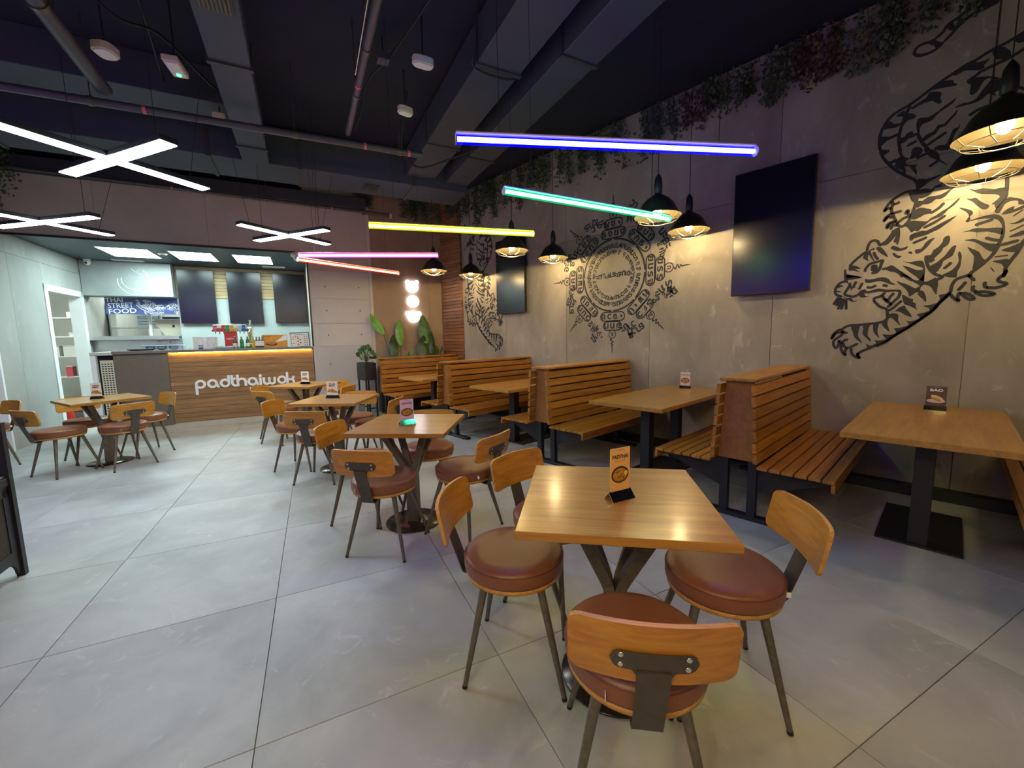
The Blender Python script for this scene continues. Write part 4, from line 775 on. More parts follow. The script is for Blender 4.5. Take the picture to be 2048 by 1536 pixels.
MB().lathe([(.026, 0), (.030, .03)], 16).lathe([(.031, .045), (.033, .062)], 16).build('cup', 'blue', t); MB().lathe([(.0298, .029), (.0315, .046)], 16).build('band', 'white_plastic', t)
t = onc('soda_dispenser', 'red drink dispenser with a wide head of coloured buttons on the counter', 'dispenser', -1.09, 8.50)
MB().cbox(-.085, .085, -.08, .08, 0, .28, .006).build('tower', 'red', t)
k = MB(); put_text(k, ('Coca-Cola', .01), .11, .034, Matrix.Translation((0, -.0815, .165)) @ RX); k.build('lettering', 'letter_white', t)
MB().cbox(-.25, .25, -.11, .10, .285, .315, .008).build('head', 'black_steel', t)
MB().cbox(-.235, .235, -.085, .08, .315, .400, .012).build('cowl', 'stainless', t)
for i, c in enumerate(['pink_red', 'red', 'red', 'green', 'yellow', 'yellow', 'light_blue', 'blue']):
    x = -.232 + i * .058; MB().cbox(x + .003, x + .055, -.113, -.1105, .286, .340, .001).build('button', c, t)
    MB().cbox(x + .003, x + .055, -.088, -.0855, .345, .392, .001).build('flavour_label', c if i not in (1, 5) else 'letter_white', t)
    MB().tube([(x + .029, -.075, .284), (x + .029, -.075, .245)], .006, 8).build('nozzle', 'black_steel', t)
MB().cbox(-.26, .26, -.16, -.082, 0, .03, .004).build('drip_tray', 'stainless', t)
t = onc('glass_tray', 'steel tray with small plates left of the bottles', 'tray', -1.13, 8.18)
MB().cbox(-.17, .17, -.06, .06, .02, .03, .003).build('tray', 'stainless', t)
for x in (-.14, .14): MB().box(x - .008, x + .008, -.05, .05, 0, .02).build('foot', 'stainless', t)
for x in (-.08, .05): MB().lathe([(.02, .0305), (.045, .040), (.042, .040), (.0005, .034)], 16, capt=False, mtx=Matrix.Translation((x, 0, 0))).build('plate', 'white_plastic', t)
t = onc('beer_tap', 'tall chrome beer tap standing behind the bottles', 'tap', -.80, 8.45)
MB().lathe([(.045, 0), (.045, .01), (.024, .02), (.024, .10), (.032, .20), (.052, .30), (.056, .325), (.045, .345), (.02, .352), (.0005, .353)], 24, capt=False).build('column', 'chrome', t)
MB().tube([(0, 0, .35), (.004, 0, .40), (.012, 0, .475)], [.011, .013, .017], 12).build('handle', 'stainless', t); MB().tube([(0, -.04, .30), (0, -.10, .29), (0, -.11, .25)], .009, 8).build('spout', 'chrome', t)
def bottle(label, a, b, mat, lab, hgt=.20):
    t = onc('beer_bottle', label, 'bottle', a, b, 0, 'bottles on the counter'); s_ = hgt / .20
    MB().lathe([(.001, 0), (.029, .001), (.030, .005), (.030, .110 * s_), (.026, .130 * s_), (.013, .155 * s_), (.011, .19 * s_)], 18, capb=False).build('glass', mat, t)
    MB().lathe([(.0305, .03), (.0305, .085)], 18, capb=False, capt=False).build('paper_label', lab, t); MB().lathe([(.013, .19 * s_), (.013, .2 * s_)], 12).build('cap', 'stainless', t)
bottle('brown bottle with a white label, leftmost on the counter', -1.000, 8.16, 'bottle_brown', 'card_white'); bottle('green bottle just right of the brown white-labelled bottle', -.905, 8.16, 'bottle_green', 'green')
bottle('green bottle in front of the chrome tap', -.820, 8.16, 'bottle_green', 'letter_white'); bottle('yellow bottle right of the two green bottles', -.745, 8.16, 'bottle_yellow', 'yellow')
t = onc('bottle_carrier', 'white carrier of small brown bottles left of the yellow poster', 'box', -.655, 8.20)
MB().cbox(-.065, .065, -.04, .04, .002, .115, .002).build('carton', 'white_plastic', t); MB().box(-.062, .062, -.0415, -.0405, .002, .03).build('band', 'bottle_brown', t)
for x in (-.042, 0, .042):
    for y in (-.018, .018): MB().lathe([(.016, .1), (.016, .13), (.008, .15), (.008, .185)], 10, mtx=Matrix.Translation((x, y, 0))).build('bottle', 'bottle_brown', t)
t = onc('poster_stand', 'yellow poster box with a noodle dish on the right of the counter', 'poster', -.43, 8.25)
MB().cbox(-.19, .19, -.012, .05, 0, .215, .002).build('box', 'poster_orange', t)
k = MB(); k.flat([(0, -.01), (.188, .02), (.188, .105), (.14, .105), (.09, .055)], Matrix.Translation((0, -.0135, .10)) @ RX); k.build('white_sweep', 'letter_white', t)
MB().flat(circle(0, 0, .085, .032, 20), Matrix.Translation((-.05, -.0138, .058)) @ RX).build('bowl', 'bowl_dark', t); MB().flat(circle(0, 0, .07, .026, 20), Matrix.Translation((-.05, -.0142, .070)) @ RX).build('food', 'noodle', t)
k = MB(); put_text(k, ('NOODLES', 0.0), .12, .022, Matrix.Translation((-.115, -.0138, .188)) @ RX); k.build('lettering', 'ink_brown', t)
t = onc('menu_board', 'white menu board of small dish pictures at the right end of the counter', 'menu', -.045, 8.30)
tl = Matrix.Rotation(-.12, 4, 'X') @ Matrix.Rotation(-.04, 4, 'Y')
MB().box(-.15, .165, .006, .02, 0, .255, tl).build('stand', 'black_steel', t); MB().box(-.15, .15, -.003, .004, .004, .240, tl).build('sheet', 'white_plastic', t)
k = MB(); k2 = MB()
for i in range(8):
    for j in range(6):
        if 2 <= i <= 5 and j < 4: continue
        if rr.random() < .15: continue
        k.flat(circle(0, 0, .012, .010, 8), tl @ Matrix.Translation((-.13 + i * .036, -.0035, .025 + j * .038)) @ RX)
for i in range(5): k.flat(circle(0, 0, .016, .014, 8), tl @ Matrix.Translation((-.02 + .035 * (i % 2), -.0045, .04 + i * .027)) @ RX)
k.build('dish_pictures', 'noodle', t); MB().flat([(-.06, .015), (.055, .015), (.055, .165), (-.06, .165)], tl @ Matrix.Translation((0, -.0033, 0)) @ RX).build('middle_panel', 'card_white', t)
t = onc('cup_tray', 'pale blue tray with round cups hanging below on the left of the counter', 'tray', -1.98, 8.35)
MB().cbox(-.26, .26, -.10, .10, .062, .078, .004).build('tray', 'light_blue', t)
for x in (-.16, -.02, .13): MB().lathe([(.030, 0), (.055, .02), (.066, .061)], 18, capt=False, mtx=Matrix.Translation((x, 0, 0))).build('cup', 'light_blue', t)
t = onc('frying_pan', 'flat dark pan on the left end of the counter', 'pan', -2.26, 8.30)
MB().lathe([(.11, 0), (.15, .012), (.155, .022), (.145, .018), (.105, .006), (.0005, .006)], 28, capt=False).build('bowl', 'black_steel', t); MB().cbox(.15, .30, -.012, .012, .014, .022, .002).build('handle', 'black_steel', t)
# ================================================================== KITCHEN BEHIND
for a0, a1, lb in [(-2.105, -1.510, 'leftmost of the three black menu screens behind the counter'), (-1.300, -.697, 'middle of the three black menu screens behind the counter'), (-.480, .130, 'rightmost of the three black menu screens behind the counter')]:
    t = thing('menu_screen', lb, 'screen', AB((a0 + a1) / 2, 10.284, 1.745), RZ, 'menu screens behind the counter'); w = (a1 - a0) / 2
    MB().cbox(-w, w, -.06, -.02, 0, 1.047, .004).build('casing', 'tv_frame', t); MB().box(-w + .008, w - .008, -.0625, -.0605, .01, 1.037).build('screen', 'screen_matte', t); MB().box(-.15, .15, -.02, -.001, .4, .6).build('wall_bracket', 'black_steel', t)
hd = thing('extractor_hood', 'brushed steel extractor hood with a ring drawing above the serving hatch', 'hood', AB(-2.70, 10.30, 2.242), RZ)
MB().cbox(-.74, .545, -.20, 0, 0, .625, .004).build('hood', 'hood_steel', hd)
k = MB()
def ringpts(r_, a0, a1): return [(r_ * cos(radians(a_)), -.203, .27 + r_ * sin(radians(a_)) ) for a_ in range(a0, a1, 8)]
k.tube(ringpts(.245, 170, 420), .0055, 6); k.tube([(x + .0, y, z + .03) for x, y, z in ringpts(.19, 170, 400)], .0055, 6)
k.tube([(.08, -.203, .49), (.03, -.203, .44), (.10, -.203, .40)], .0055, 6); k.tube([(.03, -.203, .44), (-.03, -.203, .50)], .0055, 6)
k.build('ring_drawing', 'letter_white', hd)
bn = thing('street_food_banner', 'blue banner reading THAI STREET FOOD with a white tiger in the serving hatch', 'banner', AB(-2.70, 10.345, 1.925), RZ)
MB().box(-.535, .545, -.004, .004, 0, .312).build('cloth', 'banner_blue', bn)
k = MB()
for s_, x, z, w_, h_ in [('THAI', -.40, .265, .25, .085), ('STREET', -.315, .165, .37, .095), ('FOOD', -.295, .060, .40, .090)]: put_text(k, (s_, .012), w_, h_, Matrix.Translation((x, -.0048, z)) @ Matrix.Rotation(-.06, 4, 'Y') @ RX)
k.build('lettering', 'letter_white', bn)
k = MB()
mt = Matrix.Translation((.0, -.0048, 0)) @ RX
for q in TF: k.flat([(.54 - (3.1 - p[1]) * .34, .02 + (p[0] + .10) * .30) for p in crom(q, True, 2)], mt)
for q in TL: k.ribbon([(.54 - (3.1 - p[1]) * .34, .02 + (p[0] + .10) * .30) for p in q], .006, mt)
vs2 = [(min(max(v[0], -.09), .54), v[1], min(max(v[2], .004), .308)) for v in k.v]; k.v = vs2
k.build('tiger', 'letter_white', bn)
t = thing('serving_shelf', 'steel shelf along the serving hatch under the banner', 'shelf', AB(-2.72, 10.28, 1.49), RZ)
MB().cbox(-.72, .575, -.16, .16, 0, .022, .002).build('shelf', 'stainless', t); MB().cbox(-.72, .575, -.162, -.158, -.05, .0, .001).build('lip', 'stainless', t)
t = thing('hatch_post', 'white upright post standing in the serving hatch', 'post', AB(-2.68, 10.62, 0), RZ)
MB().cbox(-.022, .022, -.022, .022, 0, 2.985, .002).build('post', 'white_paint', t); MB().box(-.05, .05, -.05, .05, 0, .008).build('foot', 'stainless', t)
t = thing('wall_rack', 'white rack with stacked paper behind the serving hatch', 'rack', AB(-3.02, 11.2, 0), RZ)
for x in (-.40, .40): MB().cbox(x - .012, x + .012, -.15, .15, 0, 2.2, .001).build('upright', 'stainless', t)
for z in (.3, .9, 1.68, 2.0): MB().cbox(-.388, .388, -.15, .15, z, z + .015, .001).build('shelf', 'white_paint', t)
for i in range(4): MB().cbox(.02, .36, -.12, .1, 1.696 + i * .06, 1.750 + i * .06, .004).build('paper_stack', 'light_blue' if i % 2 else 'white_plastic', t)
t = thing('oven_hood', 'beige wedge-shaped oven top with a black pan in the hatch right corner', 'oven', AB(-2.36, 10.72, 0), RZ)
MB().prism([(-.10, 1.51), (.18, 1.51), (.18, 1.83), (-.25, 1.83), (-.25, 1.76)], -.10, .10, RX).build('housing', 'perforated_beige', t); MB().cbox(-.25, .18, -.14, .14, 1.832, 1.848, .002).build('top', 'stainless', t)
MB().cbox(-.2, .16, -.12, .12, 1.0, 1.508, .004).build('cabinet', 'stainless', t); MB().box(-.2, .16, -.12, .12, 0, 1.0).build('base', 'stainless', t); MB().lathe([(.12, 1.849), (.15, 1.86), (.155, 1.89), (.0005, 1.895)], 20, capt=False).build('pan', 'black_steel', t); MB().box(.02, .06, -.103, -.1005, 1.68, 1.73).build('control', 'black_steel', t)
t = thing('rinse_hose', 'coiled hose and tongs hanging on the steel wall below the hatch shelf', 'hose', AB(-2.30, 10.298, 1.39), RZ)
MB().tube([(.035 * cos(a_ * .3), -.012, .05 * sin(a_ * .3)) for a_ in range(21)], .006, 6, closed=True).build('coil', 'bun', t); MB().tube([(-.24, -.012, .04), (-.19, -.012, 0), (-.15, -.012, .03)], .008, 6).build('tongs', 'bun', t)
for a0, a1, lb in [(-2.76, -2.14, 'leftmost glowing white ceiling panel above the counter'), (-1.87, -1.30, 'middle glowing white ceiling panel above the counter'), (-.985, -.42, 'rightmost glowing white ceiling panel above the counter')]:
    t = thing('ceiling_panel_light', lb, 'light', AB((a0 + a1) / 2, 9.12, 2.8715), RZ, 'kitchen ceiling panels'); w = (a1 - a0) / 2
    MB().box(-w, w, -.40, .40, -.006, -.001).build('diffuser', 'panel_white', t)
    MB().box(-w - .012, w + .012, -.412, -.401, -.008, 0).box(-w - .012, w + .012, .401, .412, -.008, 0).box(-w - .012, -w - .001, -.401, .401, -.008, 0).box(w + .001, w + .012, -.401, .401, -.008, 0).build('frame', 'white_paint', t)
for a, b, w, lb in [(-2.72, 9.95, .22, 'white air grille on the kitchen ceiling left'), (-.42, 9.85, .20, 'white air grille on the kitchen ceiling right')]:
    t = thing('air_grille', lb, 'vent', AB(a, b, 2.8715), RZ, 'kitchen air grilles'); MB().box(-w, w, -.07, .07, -.010, -.001).build('frame', 'white_paint', t)
    for i in range(5): MB().box(-w + .02, w - .02, -.055 + i * .025, -.043 + i * .025, -.014, -.0105).build('slat', 'white_plastic', t)
t = thing('ceiling_speaker', 'small white round fitting between two kitchen ceiling panels', 'fitting', AB(-2.0, 9.0, 2.8715), RZ); MB().lathe([(.0005, -.03), (.05, -.028), (.065, -.012), (.068, -.001)], 20, capb=False).build('body', 'white_plastic', t); MB().lathe([(.0005, -.033), (.03, -.0325), (.03, -.0305)], 16, capb=False).build('cover', 'bracket_steel', t)
def seccam(label, loc, rz):
    t = thing('security_camera', label, 'camera', loc, rz); MB().lathe([(.05, -.03), (.056, -.004), (.056, 0)], 20).build('mount', 'white_plastic', t)
    MB().lathe([(.0005, -.105), (.03, -.10), (.047, -.075), (.05, -.05), (.045, -.031)], 20, capb=False).build('housing', 'white_plastic', t); MB().lathe([(.016, 0), (.018, .01), (.0005, .012)], 14, capt=False, mtx=Matrix.Translation((0, -.043, -.070)) @ Matrix.Rotation(pi / 2, 4, 'X')).build('lens', 'screen_black', t)
seccam('white dome security camera in the left corner of the kitchen ceiling', AB(LA + .14, 10.06, 2.871), RZ)
t = thing('spot_lamps', 'pair of white spot lamps at the right end of the serving opening', 'lamp', AB(.02, BB - .014, 2.80), RZ)
MB().cbox(-.03, .03, -.03, 0, .0, .06, .004).build('mount', 'white_plastic', t)
for dx, dz in ((-.055, .02), (-.01, -.035)): MB().lathe([(.02, 0), (.042, .03), (.045, .06), (.03, .085), (.0005, .09)], 18, capt=False, mtx=Matrix.Translation((dx, -.02, dz)) @ Matrix.Rotation(pi / 2 + .5, 4, 'X')).build('lamp_head', 'white_plastic', t)
# storeroom shelf through the door
t = thing('storage_rack', 'metal rack of boxes and plates seen through the white doorway', 'rack', AB(-4.20, 11.75, 0), RZ)
for x in (-.5, .42):
    for y in (-.2, .2): MB().cbox(x - .015, x + .015, y - .015, y + .015, 0, 2.1, .001).build('upright', 'stainless', t)
for z in (.25, .70, 1.12, 1.52, 1.90): MB().cbox(-.5, .42, -.22, .22, z, z + .02, .001).build('shelf', 'white_paint', t)
def onrack(name, label, cat, x, z, s, mat, group=None):
    p_ = AB(-4.20 + x, 11.65, z + .0202); o = thing(name, label, cat, p_, RZ, group); MB().cbox(-s[0], s[0], -s[1], s[1], 0, s[2], .004).build('body', mat, o); MB().cbox(-s[0] - .004, s[0] + .004, -s[1] - .004, s[1] + .004, s[2], s[2] + .012, .003).build('lid', 'white_plastic', o)
for i in range(3): onrack('storage_box', ['left', 'middle', 'right'][i] + ' of three pale storage boxes on the middle rack shelf through the doorway', 'box', -.32 + i * .30, 1.12, (.12, .10, .20), 'kitchen_white', 'boxes on the middle rack shelf')
onrack('storage_box', 'white box on the upper rack shelf through the doorway', 'box', .12, 1.52, (.14, .10, .07), 'white_plastic'); onrack('storage_box', 'white box on the top rack shelf through the doorway', 'box', .10, 1.90, (.12, .10, .10), 'white_plastic')
onrack('storage_box', 'pale box on the lower rack shelf through the doorway', 'box', .2, .70, (.15, .12, .22), 'light_blue'); onrack('storage_box', 'red box on the low rack shelf through the doorway', 'box', -.1, .70, (.05, .08, .20), 'pink_red')
t = thing('fire_extinguisher', 'red extinguisher at the left jamb inside the doorway', 'extinguisher', AB(-3.70, 9.75, 0), RZ); MB().lathe([(.055, .0), (.06, .01), (.06, .32), (.04, .36), (.015, .38), (.015, .42)], 18).build('cylinder', 'red', t); MB().box(-.02, .06, -.012, .012, .42, .45).build('handle', 'black_steel', t)
for nm, a, b, z in (('behind the serving hatch', -2.7, 11.6, 2.90), ('of the storeroom behind the doorway', -4.6, 10.6, 2.90)):
    t = thing('ceiling_tube_light', 'white tube light on the ceiling ' + nm, 'light', AB(a, b, 2.955), RZ, 'tube lights behind the kitchen'); MB().box(-.5, .5, -.06, .06, -.03, -.002).build('diffuser', 'kitchen_tube', t); MB().box(-.52, .52, -.07, .07, -.0018, .03).build('housing', 'white_paint', t)
# ================================================================== CEILING SERVICES (laid out in the counter frame)
def duct(label, a0, a1, b0, b1, z0, z1, along, flanges, cat='duct', grilles=()):
    t = thing('ventilation_duct', label, cat, AB(0, 0, 0), RZ)
    MB().cbox(a0, a1, b0, b1, z0, z1, .006).build('casing', 'duct_paint', t)
    for f in flanges:
        e = .014
        if along == 'b': k = MB().box(a0 - e, a1 + e, f - .02, f + .02, z0 - e, z1 + e)
        else: k = MB().box(f - .02, f + .02, b0 - e, b1 + e, z0 - e, z1 + e)
        k.build('flange', 'beam_dark', t)
    for ga, gb, w, l in grilles:
        MB().box(ga - w, ga + w, gb - l, gb + l, z0 - .012, z0 - .0005).build('grille', 'beam_dark', t)
        for i in range(8): x = ga - w + .02 + i * (2 * w - .04) / 7; MB().box(x - .006, x + .006, gb - l + .02, gb + l - .02, z0 - .020, z0 - .0125).build('slat', 'bracket_steel', t)
    return t
duct('slim grey air duct with a grille running along the ceiling at the left', -.475, -.205, -1.0, 5.96, 3.45, 3.62, 'b', (1.6, 3.95, 5.45), grilles=((-.34, 3.20, .10, .17),))
duct('wide grey air duct crossing the ceiling before the counter wall', -6.0, 2.35, 5.98, 6.62, 3.50, 3.90, 'a', (-4.2, -2.7, -.82, .12, 1.55), grilles=((1.02, 6.30, .10, .12),))
duct('broad blue-lit air duct on the ceiling, left of the pair', 1.44, 1.83, -1.5, 5.94, 3.60, 3.93, 'b', (.6, 3.36, 4.9))
duct('blue-lit air duct on the ceiling, right of the pair, nearest the tiger wall', 2.00, 2.33, -1.5, 5.94, 3.58, 3.93, 'b', (.4, 2.95, 5.0))
t = thing('ceiling_beam', 'dark ceiling beam across the upper left behind the pipes', 'beam', AB(0, 0, 0), RZ); MB().cbox(-6, -.52, 5.05, 5.45, 3.66, 3.9795, .004).build('beam', 'duct_paint', t)
def pipe(label, pts, r, clamps=(), mat='pipe_paint', cat='pipe', name='sprinkler_pipe', red=()):
    t = thing(name, label, cat, AB(0, 0, 0), RZ); MB().tube(pts, r, 12).build('tube', mat, t)
    for i in clamps:
        p_ = Vector(pts[0]).lerp(Vector(pts[-1]), i); d = (Vector(pts[-1]) - Vector(pts[0])).normalized()
        MB().tube([p_ - d * .018, p_ + d * .018], r + .006, 12).build('clamp', 'bracket_steel', t); MB().tube([p_ + Vector((0, 0, r + .006)), (p_.x, p_.y, CEIL - .001)], .005, 6).build('hanger_rod', 'bracket_steel', t)
    for i in red:
        p_ = Vector(pts[0]).lerp(Vector(pts[-1]), i); d = (Vector(pts[-1]) - Vector(pts[0])).normalized(); MB().tube([p_ - d * .012, p_ + d * .012], r + .002, 12).build('marker', 'pink_red', t)
    return t
pipe('long dark pipe running across the ceiling in front of the ducts', [(-3.6, 4.80, 3.33), (1.30, 4.60, 3.33)], .032, (.15, .45, .75, .95), red=(.52, .88, .97))
pipe('dark pipe running toward the viewer right of the slim duct', [(.545, -.5, 3.395), (.545, 4.56, 3.395)], .028, (.58, .74, .86), red=(.83,))
pipe('thick dark pipe at the upper left of the ceiling', [(-1.22, -.3, 3.43), (-1.30, 4.70, 3.43)], .055, (.55, .8))
pipe('thin pipe with a brass nozzle crossing onto the brown wall under the ceiling', [(-3.2, 7.80, 3.635), (1.55, 7.80, 3.57)], .022, (.3, .6), red=(.35, .8))
MBn = thing('sprinkler_nozzle', 'brass sprinkler nozzle at the end of the thin pipe on the brown wall', 'sprinkler', AB(1.572, 7.80, 3.568), RZ); MB().lathe([(.010, -.03), (.022, -.02), (.022, .0), (.026, .012), (.012, .03)], 12).build('body', 'bun', MBn); MB().lathe([(.03, -.045), (.03, -.041)], 12).tube([(0, 0, -.042), (0, 0, -.02)], .004, 6).build('deflector', 'bun', MBn)
pipe('thin bright cable rod hanging beside the dark pipe', [(.50, 2.2, 3.46), (.52, 3.65, 3.44)], .006, mat='zinc', cat='rod', name='suspension_rod')
def cable(label, pts, r=.010, group='ceiling cables'): 
    o = MB().tube(crom([tuple(AB(*p)) for p in pts], False, 5), r, 6).build('ceiling_cable', 'cable_black'); return tag(o, label, 'cable', group)
cable('black cable sagging from lamp to lamp left of the slim duct', [(-1.9, 3.5, 3.93), (-1.25, 3.9, 3.80), (-1.0, 4.0, 3.62), (-.80, 4.15, 3.66), (-.60, 4.5, 3.60), (-.56, 4.85, 3.70), (-.56, 5.4, 3.95)])
cable('black cable running down the ceiling left of the slim duct', [(-.95, 2.2, 3.95), (-.72, 3.0, 3.93), (-.55, 3.7, 3.92)], .016); cable('thin black cable hanging across the upper left beams', [(-1.05, 2.9, 3.95), (-.9, 4.0, 3.9), (-.98, 5.2, 3.75), (-.95, 5.9, 3.94)], .008)
cable('black cable looping between the oval lamps', [(1.2, 2.3, 3.95), (1.05, 3.2, 3.90), (.88, 3.9, 3.84), (.72, 4.3, 3.78), (.66, 4.45, 3.55), (.60, 4.55, 3.42)], .012); cable('black cable drooping from the right oval lamp', [(1.16, 4.6, 3.95), (1.14, 4.7, 3.7), (1.17, 4.95, 3.47), (1.40, 5.1, 3.40), (1.72, 5.0, 3.50), (2.0, 4.7, 3.57)], .010)
cable('thin black cable hanging along the left duct of the pair', [(1.40, 3.2, 3.95), (1.40, 3.3, 3.7), (1.44, 3.4, 3.585), (1.80, 3.4, 3.585), (1.86, 3.38, 3.75), (1.92, 3.3, 3.95)], .009)
def elamp(label, a, b, z, rot, w=.085, d=.05, rod=None):
    t = thing('emergency_lamp', label, 'lamp', AB(a, b, z), RZ + rot, 'white ceiling lamps')
    pr = circle(0, 0, w * .75, d * .9, 16); 
    k = MB(); pts = [(min(max(x, -w), w), y) for x, y in [(x + (w * .35 if x > 0 else -w * .35), y) for x, y in pr]]; k.prism(pts, -.03, .018); k.build('body', 'cream_plastic', t)
    MB().prism([(x * .86, y * .82) for x, y in pts], -.042, -.0305).build('lens', 'white_plastic', t); MB().tube([(0, 0, .018), (.01, .02, CEIL - z - .002)], .006, 6).build('cable', 'cable_black', t); return t
elamp('white oval ceiling lamp hanging above the middle, upper of two', 1.03, 3.52, 3.60, 0); elamp('white oval ceiling lamp hanging above the middle, lower of two', 1.06, 4.30, 3.60, .2, .075)
elamp('white round ceiling lamp tilted at the upper left', -1.12, 4.17, 3.48, 1.2, .07, .075); elamp('small white lamp beside the left pipe crossing', -.57, 5.12, 3.57, 0, .06, .05)
t = thing('exit_lamp', 'white box lamp with a small green light on the ceiling left of the slim duct', 'lamp', AB(-.72, 4.17, 3.46), RZ + 1.45)
MB().cbox(-.11, .11, -.05, .05, -.02, .03, .008).build('body', 'cream_plastic', t); MB().cbox(-.10, .03, -.042, .042, -.026, -.0205, .003).build('lens', 'white_plastic', t); MB().lathe([(.0005, -.030), (.016, -.028), (.018, -.0205)], 12, capb=False, mtx=Matrix.Translation((.06, 0, 0))).build('green_light', 'exit_green', t); MB().tube([(0, 0, .03), (0, 0, CEIL - 3.462)], .006, 6).build('cable', 'cable_black', t)
t = thing('junction_box', 'small grey box on the looping cable above the middle', 'box', AB(.80, 3.95, 3.80), RZ); MB().cbox(-.05, .05, -.05, .05, -.03, .03, .005).build('body', 'pipe_paint', t); MB().tube([(0, 0, .03), (0, 0, .178)], .006, 6).build('rod', 'cable_black', t)
for x, y, lb in ((1.62, 2.15, 'left small black round fitting on a rod near the blue tube'), (2.3, 2.55, 'right small black round fitting on a rod beside the blue-lit ducts')):
    t = thing('ceiling_spot', lb, 'lamp', (x, y, CEIL), 0, 'black ceiling fittings'); MB().tube([(0, 0, 0), (0, 0, -.22)], .006, 6).build('rod', 'cable_black', t); MB().lathe([(.02, -.30), (.045, -.29), (.05, -.25), (.03, -.22)], 14).build('body', 'black_steel', t)

# ================================================================== HANGING GREENERY
def ivy(label, pos, wdir, width, drop, mat, n, seed, out=.10):
    r = random.Random(seed); k = MB(); pos = Vector(pos); nrm = Vector((-wdir.y, wdir.x, 0)); 
    if nrm.x > 0: nrm = -nrm
    ns = max(5, int(width * 20)); per = n // ns
    for s_ in range(ns):
        u = r.uniform(-.5, .5); L = drop * (1 - 1.1 * u * u * 1.6) * r.uniform(.5, 1.0); o0 = r.uniform(.02, out)
        base = pos + wdir * u * width + nrm * o0
        for i in range(per):
            q = r.random() ** .8; p_ = base + Vector((0, 0, -L * q)) + wdir * r.gauss(0, .035) + nrm * r.gauss(0, .02); 
            l = r.uniform(.022, .045); w = l * r.uniform(.35, .6); d = Vector((r.gauss(0, .7), r.gauss(0, .7), -1 + r.gauss(0, .4))).normalized(); sd = d.cross(Vector((r.gauss(0, 1), r.gauss(0, 1), r.gauss(0, .6)))).normalized()
            k.add([p_, p_ + d * l * .5 + sd * w, p_ + d * l, p_ + d * l * .5 - sd * w], [(0, 1, 2, 3)])
        pts = [base + Vector((0, 0, .0)), base + Vector((0, 0, -L * .5)) + wdir * r.gauss(0, .02), base + Vector((0, 0, -L * .95)) + wdir * r.gauss(0, .03)]
        k.tube(pts, .003, 3, caps=False)
    k2 = [tuple(v) if -1 else v for v in k.v]; k.v = [(min(v[0], WX - .004) if abs(wdir.y) > .9 else v[0], v[1], min(v[2], CEIL - .003)) for v in k2]
    return tag(k.build('hanging_ivy', mat), label, 'plant', 'artificial greenery along the ceiling edge')
YD = Vector((0, 1, 0)); q = 0
for y, w_, dr, mt_, nm in [(.30, .45, .52, 'ivy_grey', 'grey-green ivy hanging over the tail of the right tiger'), (.62, .34, .62, 'ivy_grey', 'dark ivy hanging just left of the right tiger tail'), (.98, .34, .60, 'ivy_red', 'reddish ivy hanging right of the large television'),
                          (1.32, .34, .66, 'ivy_green', 'longest green ivy hanging above the large television'), (1.68, .36, .48, 'ivy_green', 'green ivy hanging left above the large television'), (2.02, .34, .55, 'ivy_red', 'reddish ivy hanging behind the right end of the blue tube'),
                          (2.38, .36, .58, 'ivy_grey', 'grey ivy hanging behind the middle of the blue tube'), (2.80, .40, .66, 'ivy_grey', 'grey ivy hanging above the right side of the round drawing'), (3.25, .42, .62, 'ivy_green', 'green ivy hanging above the round drawing'),
                          (3.72, .45, .70, 'ivy_green', 'green ivy hanging above the left side of the round drawing'), (4.20, .45, .62, 'ivy_green', 'green ivy hanging behind the left end of the green tube'), (4.70, .48, .66, 'ivy_green', 'green ivy hanging above the small television'),
                          (5.22, .50, .70, 'ivy_green', 'green ivy hanging left above the small television'), (5.78, .52, .74, 'ivy_green', 'green ivy hanging above the left tiger'), (6.35, .55, .72, 'ivy_green', 'green ivy hanging over the plank strip')]:
    q += 1; ivy(nm, (WX, y, CEIL - .02), YD, w_ * 1.25, dr, mt_, 620, q)
for a, w_, dr, nm in [(2.32, .45, .62, 'green ivy hanging in the corner of the brown wall'), (1.92, .40, .42, 'short green ivy hanging on the brown wall'), (1.12, .20, .45, 'ivy tuft hanging at the top of the column edge')]:
    q += 1; p_ = AB(a, BB - .03, CEIL - .02); ivy(nm, p_, E1, w_ * 1.3, dr, 'ivy_green', 520, q)
p_ = AB(-3.42, BB - .19, 3.95); ivy('dark ivy hanging at the upper left picture edge', p_, E1, .5, .95, 'ivy_green', 600, 90)

